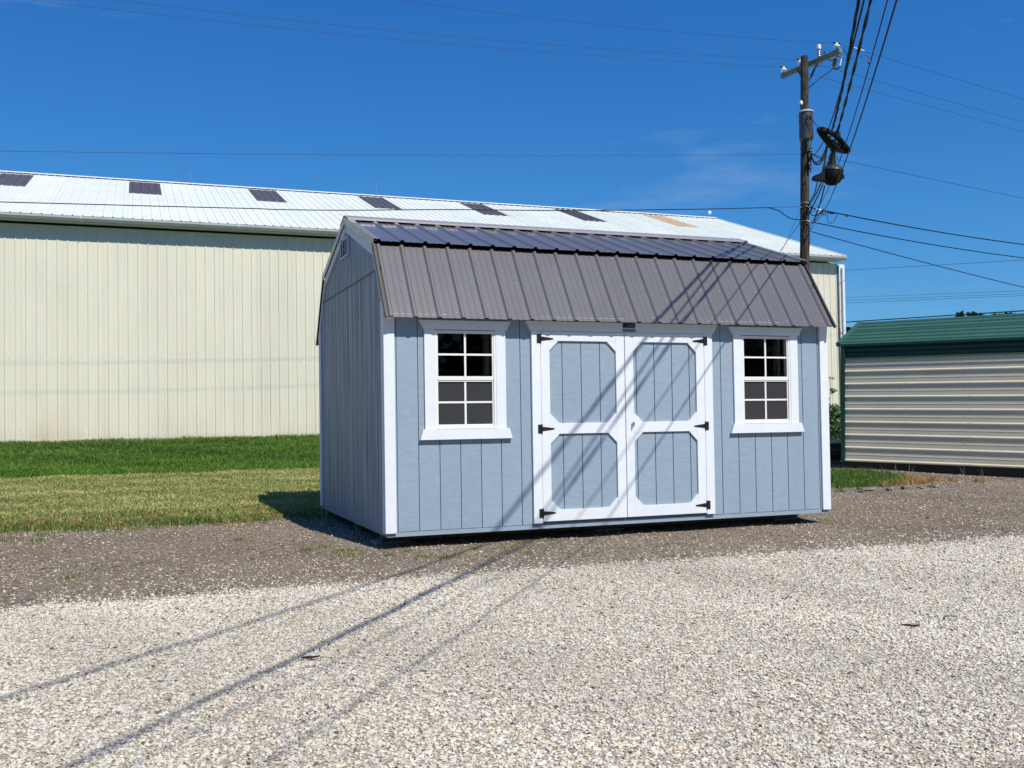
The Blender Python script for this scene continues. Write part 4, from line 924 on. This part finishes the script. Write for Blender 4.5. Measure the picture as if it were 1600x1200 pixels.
def lead(pts, r=.008, name='lead_wire', m='iron'):
    n = len(pts); P_ = []
    pts = [Vector(p_) for p_ in pts]
    for i in range(n-1):
        p0, p1, p2, p3 = pts[max(i-1, 0)], pts[i], pts[i+1], pts[min(i+2, n-1)]
        for k in range(6):
            t_ = k/6; P_.append(.5*((2*p1)+(p2-p0)*t_+(2*p0-5*p1+4*p2-p3)*t_*t_+(-p0+3*p1-3*p2+p3)*t_**3))
    P_.append(pts[-1]); MB().tube(P_, r, 6).build(name, M[m], UPo)
lead([rp(1301, 108, -.05), rp(1283, 121), rp(1265, 136), rp(1257, 144), rp(1253, 152), rp(1252, 161, -.2)], .011)
lead([rp(1279, 83, -.1), rp(1279, 90, -.1), rp(1284, 100), rp(1281, 104), rp(1278, 103)], .007)
lead([rp(1318, 75), rp(1323, 86), rp(1334, 92), rp(1342, 90), rp(1349, 87), rp(1357, 88), rp(1358, 96)], .007)
lead([rp(1262, 184, -.45), rp(1266, 198, -.46), rp(1270, 210, -.46), rp(1266.5, 226, -.2), rp(1266, 236, -.12)], .008)
lead([rp(1262, 180, -.45), rp(1270, 188, -.4), rp(1281, 203, -.3)], .007)
MB().lathe(rp(1358, 96)-Vector((0, 0, .06)), [(.02, 0), (.035, .02), (.02, .05), (.01, .1)], 8).build('wire_connector', M['iron'], UPo)
# secondary rack
MB().tube([rp(1266.5, 232, -.12), rp(1266.5, 270, -.12)], .012, 6).build('rack_bar', M['iron'], UPo)
for py in (237, 250, 263): MB().lathe(rp(1266.5, py+3, -.14), [(.02, 0), (.045, .005), (.03, .035), (.045, .05), (.045, .06), (.03, .09), (.045, .12), (.02, .125)], 10).build('spool_insulator', M['dark_ins'], UPo)
# hooks, staples and loops lower down
for py, w_ in ((318, .10), (325, .12), (347, .12), (356, .10), (366, .09)): MB().lathe(rp(1257.3, py)-ax*0, [(w_+.006, 0), (w_+.012, .01), (w_+.006, .02)], 16, -ax).build('band', M['steel'], UPo)
for s_ in (1, -1): MB().tube([rp(1257+s_*6, 324, -.1), rp(1257+s_*9, 324, -.1)], .02, 6).tube([rp(1257+s_*6, 346, -.1), rp(1257+s_*9, 346, -.1)], .02, 6).build('eye_bolt', M['steel'], UPo)
lead([rp(1265, 318, -.12), rp(1269, 326, -.1), rp(1266, 333, -.1), rp(1272, 337, -.05), rp(1284, 330, -.05)], .008)
lead([rp(1285, 333, -.05), rp(1287, 336, -.05), rp(1290, 334, -.05), rp(1289, 330, -.05), rp(1285, 331, -.05)], .013)
lead([rp(1293, 333, -.05), rp(1293, 344, -.05), rp(1297, 349, -.05), rp(1303, 346, -.05), rp(1307, 338, -.05), rp(1307, 334, -.05)], .008)
lead([rp(1276, 348, -.05), rp(1271, 352, -.1), rp(1266, 359, -.12), rp(1264.5, 352, -.14)], .009)
lead([rp(1264.5, 362, -.1), rp(1265.5, 372, -.1), rp(1265, 382, -.12), rp(1263.8, 390, -.12)], .006)
lead([rp(1254, 318, -.14), rp(1258, 330, -.15), rp(1260, 345, -.15), rp(1258, 360, -.15), rp(1261, 375, -.15)], .010)
lead([rp(1255, 372, -.15), rp(1259, 376, -.15), rp(1261, 370, -.15), rp(1257, 366, -.15), rp(1255, 372, -.15)], .010)

# ------------------------------------------------------------------ service cables from the pole over the shed
CAB = {1: ((1266, 243), 3.80836, -.34547, .02584), 2: ((1266, 243), 3.8054, -.26883, .01504), 3: ((1264, 320), 3.80035, -.17318, .01147), 4: ((1265, 332), 3.79844, -.20252, .01379), 5: ((1265, 350), 3.80397, -.19659, .01096)}
def cpt(k, D_):
    (e, ph, m_, c_) = CAB[k]; P0 = at(*e, 22.5086); return P0+Vector((math.sin(ph)*D_, math.cos(ph)*D_, m_*D_+c_*D_*D_/2))
def twisted(k, off, r, n, pitch, label, strands=3, gap=None, cat='cable', D1=34, D0=0.):
    g_ = gap or r*1.1; mb = MB(); N_ = n
    for s_ in range(strands):
        pts = []
        for i in range(N_+1):
            D_ = D0+(D1-D0)*i/N_; c_ = cpt(k, D_)+Vector(off); ph = 2*math.pi*(D_/pitch+s_/strands)
            t_ = CAB[k][1]; sd_ = Vector((math.cos(t_), -math.sin(t_), 0)); pts.append(c_+sd_*math.cos(ph)*g_+Vector((0, 0, 1))*math.sin(ph)*g_)
        mb.tube(pts, r, 6)
    tag(mb.build('service_cable', M['cable']), label, cat, 'cables running from the pole over the shed')
def single(k, r, label, n=60, D1=34, D0=0., dz=0):
    tag(MB().tube([cpt(k, D0+(D1-D0)*i/n)+Vector((0, 0, dz)) for i in range(n+1)], r, 8).build('service_cable', M['cable']), label, 'cable', 'cables running from the pole over the shed')
twisted(1, (0, 0, 0), .0075, 300, 1.5, 'thick twisted black cable, leftmost of the bundle over the shed', gap=.010)
single(2, .0095, 'black cable merging with the thick twisted one near the pole')
twisted(3, (0, 0, 0), .0085, 260, 1.3, 'twisted black cable, third of the bundle, that carries the cable coil', 2, .009)
single(4, .0055, 'thinner black cable, second from the right of the bundle')
single(5, .0068, 'black cable, rightmost of the bundle over the shed')
# cable coil and splice case hung on the third cable
def nearest(k, px, py):
    best = None
    for i in range(400):
        D_ = i*.05; P_ = cpt(k, D_); v_ = P_-CAM; z_ = v_.dot(_f); u_ = 720.5+FPX*v_.dot(RT)/z_; w_ = 617.6-FPX*v_.dot(UP)/z_; e_ = (u_-px)**2+(w_-py)**2
        if best is None or e_ < best[0]: best = (e_, D_, z_)
    return best[1], best[2]
Dn, dz_ = nearest(3, 1311, 211)
cp = at(1303, 220.5, dz_)
CC = thing('cable_coil', 'oval black coil of slack cable hanging beside the pole', 'cable coil', tuple(cp))
ex = (at(1321, 237, dz_+.25)-at(1283, 204, dz_-.25))/2; ey = (at(1310, 213, dz_)-at(1296, 228, dz_))/2; ey = ey-ex*(ey.dot(ex)/ex.length_squared)
ey = ey.normalized()*(ey.length*.95)+Vector((0, 0, 0)); en = ex.cross(ey).normalized()
for i_, (sc_, r_, of) in enumerate(((.92, .032, 0), (.86, .03, .05), (.98, .026, -.04), (.80, .022, .02))):
    pts = [ex*sc_*math.cos(a)+ey*(sc_*.86)*math.sin(a)*(1+.06*math.sin(5*a+i_))+en*of+en*.02*math.sin(3*a+i_) for a in [2*math.pi*j/40 for j in range(41)]]
    MB().tube(pts, r_, 8).build('coil_turn', M['cable'], CC)
MB().tube([ex*.9, ex*.2, -ex*.1, -ey*.5-ex*.1], .014, 6).tube([-ex*.55-ey*.6, at(1302, 236, dz_)-cp], .014, 6).build('coil_bar', M['iron'], CC)
MB().tube([cpt(3, Dn)-cp, ex*.1+ey*.85], .03, 8).lathe(cpt(3, Dn)-cp-Vector((0, 0, .05)), [(.03, 0), (.05, .03), (.05, .08), (.02, .1)], 8).build('hanger_clamp', M['iron'], CC)
sp = at(1300.5, 274, dz_)
SC = thing('splice_case', 'round black splice case hanging below the cable coil', 'splice case', tuple(sp)); r0 = 15.8/FPX*dz_
axs = (at(1301, 254, dz_)-at(1296, 292, dz_)).normalized()
MB().lathe(-axs*r0*1.0, [(.02, 0), (r0*.5, r0*.10), (r0*.82, r0*.38), (r0*.97, r0*.75), (r0, r0*1.05), (r0*.98, r0*1.35)], 24, axs).build('case_body', M['cable'], SC)
MB().lathe(axs*r0*.36, [(r0*1.0, 0), (r0*1.02, .01), (r0*.93, r0*.28), (r0*.75, r0*.5), (r0*.35, r0*.66), (.03, r0*.72)], 24, axs).build('case_dome', M['iron'], SC)
MB().tube([at(1300, 258, dz_)-sp, at(1301, 248, dz_)-sp, at(1303, 238, dz_)-sp, at(1300, 232, dz_)-sp], [.05, .032, .028, .032], 10).build('hanging_neck', M['cable'], SC)
MB().prism([at(px, py, dz_)-sp-_f*.06 for px, py in ((1270, 280), (1272, 274.5), (1281, 271.5), (1284, 268.5), (1292, 267.5), (1292, 283.5), (1281, 282.5), (1275, 282))], _f*.12).build('case_spout', M['cable'], SC)
MB().prism([at(px, py, dz_)-sp-_f*.05 for px, py in ((1308, 272), (1316.5, 274), (1318, 279), (1315, 281), (1307, 283))], _f*.1).build('case_ear', M['cable'], SC)
MB().tube([at(1302, 245.5, dz_)-sp, at(1308, 245.5, dz_)-sp], .007, 5).tube([at(1302, 252.5, dz_)-sp, at(1308, 252.5, dz_)-sp], .007, 5).tube([at(1308, 245.5, dz_)-sp, at(1308, 252.5, dz_)-sp], .004, 5).build('rung', M['iron'], SC)
# drip cables linking the bundle and pole rack
def curve_pts(pts):
    n = len(pts); P_ = []; pts = [Vector(p_) for p_ in pts]
    for i in range(n-1):
        p0, p1, p2, p3 = pts[max(i-1, 0)], pts[i], pts[i+1], pts[min(i+2, n-1)]
        for k in range(8):
            t_ = k/8; P_.append(.5*((2*p1)+(p2-p0)*t_+(2*p0-5*p1+4*p2-p3)*t_*t_+(-p0+3*p1-3*p2+p3)*t_**3))
    return P_+[pts[-1]]
D1n, dz1 = nearest(1, 1294, 229)
for pts, r, lb in (([cpt(1, D1n), at(1288, 244, dz1+1), at(1280, 256.5, 21.5), at(1273, 255, 22), at(1269.5, 248, 22.2), at(1267, 238, 22.38)], .020, 'thick drooping loop of cable between the pole rack and the bundle'),
                  ([cpt(1, D1n), at(1287, 243.5, dz1+1), at(1282, 246.5, 21.5), at(1276, 245, 22), at(1269, 240, 22.38)], .012, 'thin drooping loop of cable above the thick loop at the pole rack'),
                  ([cpt(1, D1n), at(1288.5, 248, dz1+.8), at(1284.5, 268, 21.4), at(1277, 285, 22), at(1273, 301, 22.2), at(1265, 316, 22.38)], .012, 'cable curving down behind the splice case to the pole'),
                  ([cpt(1, D1n), at(1289, 250, dz1+.8), at(1286, 285, 21.6), at(1281, 299, 22), at(1275, 312, 22.2), at(1264.5, 333, 22.38)], .014, 'black cable falling past the splice case spout to the pole bands'),
                  ([at(1288.5, 290, 21.6), at(1284, 309, 22), at(1277, 330, 22.2), at(1271.5, 345, 22.35)], .014, 'short straight cable dropping to the middle wire at right of the pole'),
                  ([cpt(5, 2.0), at(1286, 327, 22.0), at(1282, 334, 22.2), at(1272, 337, 22.3), at(1264.5, 333.5, 22.4)], .010, 'cable tail looping under the top right wire to the pole')):
    tag(MB().tube(curve_pts(pts), r, 7).build('drop_cable', M['cable']), lb, 'cable')

# ------------------------------------------------------------------ long wires
def through(P0, px, py, heading):
    """point where the sight line of a pixel crosses the upright plane that leaves P0 along a heading"""
    h = Vector((math.sin(math.radians(heading)), math.cos(math.radians(heading)), 0)); nrm_ = Vector((h.y, -h.x, 0)); d_ = at(px, py, 1)-CAM
    return CAM+d_*((P0-CAM).dot(nrm_)/d_.dot(nrm_))
def wire(name, P0, px, py, heading, r, label, sag=.0, ext=1.9, m='wire', cat='wire', mids=()):
    P0 = Vector(P0); P1 = through(P0, px, py, heading); P2 = P0+(P1-P0)*ext
    pts = []
    for i in range(31):
        t_ = i/30*ext; q = P0.lerp(P1, 0)+(P1-P0)*t_; q.z -= sag*4*t_*(1-t_); pts.append(q)
    tag(MB().tube(pts, r, 6).build(name, M[m]), label, cat)
wR, wM, wL = B+iR, B+iM_, B+iL
wire('power_line', wR, 620, 0, -90, .0036, 'thin wire from the right insulator up to the top left of the sky', .10)
wire('power_line', wM, 180, 0, -90, .0036, 'thin wire from the middle insulator across the sky to the upper left', .15)
wire('power_line', wL, 50, 0, -90, .0036, 'thin wire from the left insulator, lowest of the three at upper left', .15)
wire('power_line', wR, 1600, 155, 82, .004, 'highest thin wire running from the crossarm to the right edge', .0)
wire('power_line', wM, 1600, 191, 82, .004, 'second thin wire from the crossarm to the right edge', .0)
wire('power_line', wL, 1600, 206, 82, .004, 'third thin wire from the crossarm to the right edge', .0)
wire('neutral_wire', at(1250, 241, PD-.12), 0, 236, -89, .004, 'lone thin wire crossing the sky above the white roof', .05)
wire('neutral_wire', at(1266, 240, PD-.12), 1600, 310, 80, .005, 'lone thin wire from the pole rack to the right edge', .0)
# guarded sleeves on the top wire
pA = through(wR, 1334, 74.5, 82); pB = through(wR, 1350, 79.5, 82); tag(MB().tube([pA, pB], .016, 8).build('wire_sleeve', M['porcelain']), 'white sleeve clamped on the highest wire right of the pole', 'sleeve')
# telecom strand over the white roof
P0 = at(1200, 324, 21.8)
def polywire(pts, r, label, name='telephone_cable', m='cable'):
    tag(MB().tube(curve_pts(pts), r, 6).build(name, M[m]), label, 'cable')
polywire([at(1251, 323, PD-.1), at(1225, 323.5, 21.3), at(1200, 324.3, 20.6)], .006, 'thin strand tying the roof level cable to the pole', m='wire')
hd = -80; Pp = at(1200, 324.3, 20.6)
pp = [through(Pp, px, py, hd) for px, py in ((1200, 324.3), (1110, 326.5), (1000, 328), (880, 329), (700, 327.5), (540, 328.5), (440, 327.5), (400, 326), (300, 323.5), (150, 319.5), (0, 315.5), (-160, 311), (-400, 304))]
polywire(pp, .010, 'black cable crossing in front of the white roof to the left edge')
polywire([Pp, at(1217, 329.5, 21.2), at(1229, 338, 21.8), at(1240, 342.5, 22.2), at(1251, 343, PD-.1)], .011, 'cable tail sagging from the roof level cable down to the pole')
for px0, py0, px, py, hd_, r_, lb in ((1264, 324, 1600, 382, 80, .014, 'upper thick cable from the pole to the right edge'), (1264, 346, 1600, 403, 80, .012, 'middle cable from the pole to the right edge'), (1264, 361, 1600, 449, 80, .010, 'lowest cable, steepest from the pole to the right edge')):
    wire('telephone_cable', at(px0, py0, PD-.1), px, py, hd_, r_, lb, .06 if py0 < 360 else .03, m='cable', cat='cable')
a_ = through(at(1264, 324, PD-.1), 1274, 326.3, 80); b__ = through(at(1264, 324, PD-.1), 1283, 328, 80); tag(MB().tube([a_, b__], .018, 7).build('wire_sleeve', M['porcelain']), 'white sleeve on the upper thick cable beside the pole', 'sleeve')
a_ = through(at(1264, 324, PD-.1), 1293, 331.5, 80); b__ = through(at(1264, 324, PD-.1), 1304, 333.6, 80); tag(MB().tube([a_, a_.lerp(b__, .5), b__], [.014, .030, .014], 8).build('cable_splice', M['cable']), 'black splice lump on the upper thick cable', 'splice')
a_ = through(at(1264, 324, PD-.1), 1323, 337, 80); tag(MB().lathe(a_-Vector((0, 0, .03)), [(.01, 0), (.03, .02), (.03, .05), (.01, .07)], 8).build('cable_clamp', M['iron']), 'small black clamp on the upper thick cable', 'clamp')
# guy wires
for e0, e1, lb in (((1251, 346), (1213, 402), 'dark guy wire running down left of the pole'), ((1251, 327), (1218, 400), 'faint thin guy wire left of the dark one')):
    A_ = at(*e0, PD); h_ = at(*e1, 24.2); d_ = h_-A_; tag(MB().tube([A_, A_+d_*1.0, A_+d_*((A_.z-.2)/-d_.z)], .007 if e0[1] > 330 else .004, 5).build('guy_wire', M['wire']), lb, 'guy wire')
# far distribution wires beyond the green shed
for (x0, y0, x1, y1, r_, lb) in ((1280, 425, 1620, 405, .010, 'highest of the faint far wires above the green roof'), (1280, 466.5, 1620, 453.5, .008, 'faint far wire, uppermost of the close set of three'), (1280, 471, 1620, 458, .008, 'faint far wire in the middle of the close set of three'), (1280, 475, 1620, 461, .008, 'faint far wire, lowest of the close set of three'),
                              (1270, 506.5, 1640, 483, .035, 'dark far cable skimming the ridge of the green roof'), (1270, 515, 1640, 500, .03, 'dark far cable behind the green roof edge')):
    A_, B_ = at(x0, y0, 62), at(x1, y1, 50); d_ = B_-A_; tag(MB().tube([A_-d_*.6, A_, B_, B_+d_*.6], r_, 5).build('distant_wire', M['wire']), lb, 'wire')

for o in bpy.data.objects:
    if '_off' in o: del o['_off']
S.render.engine = 'CYCLES'
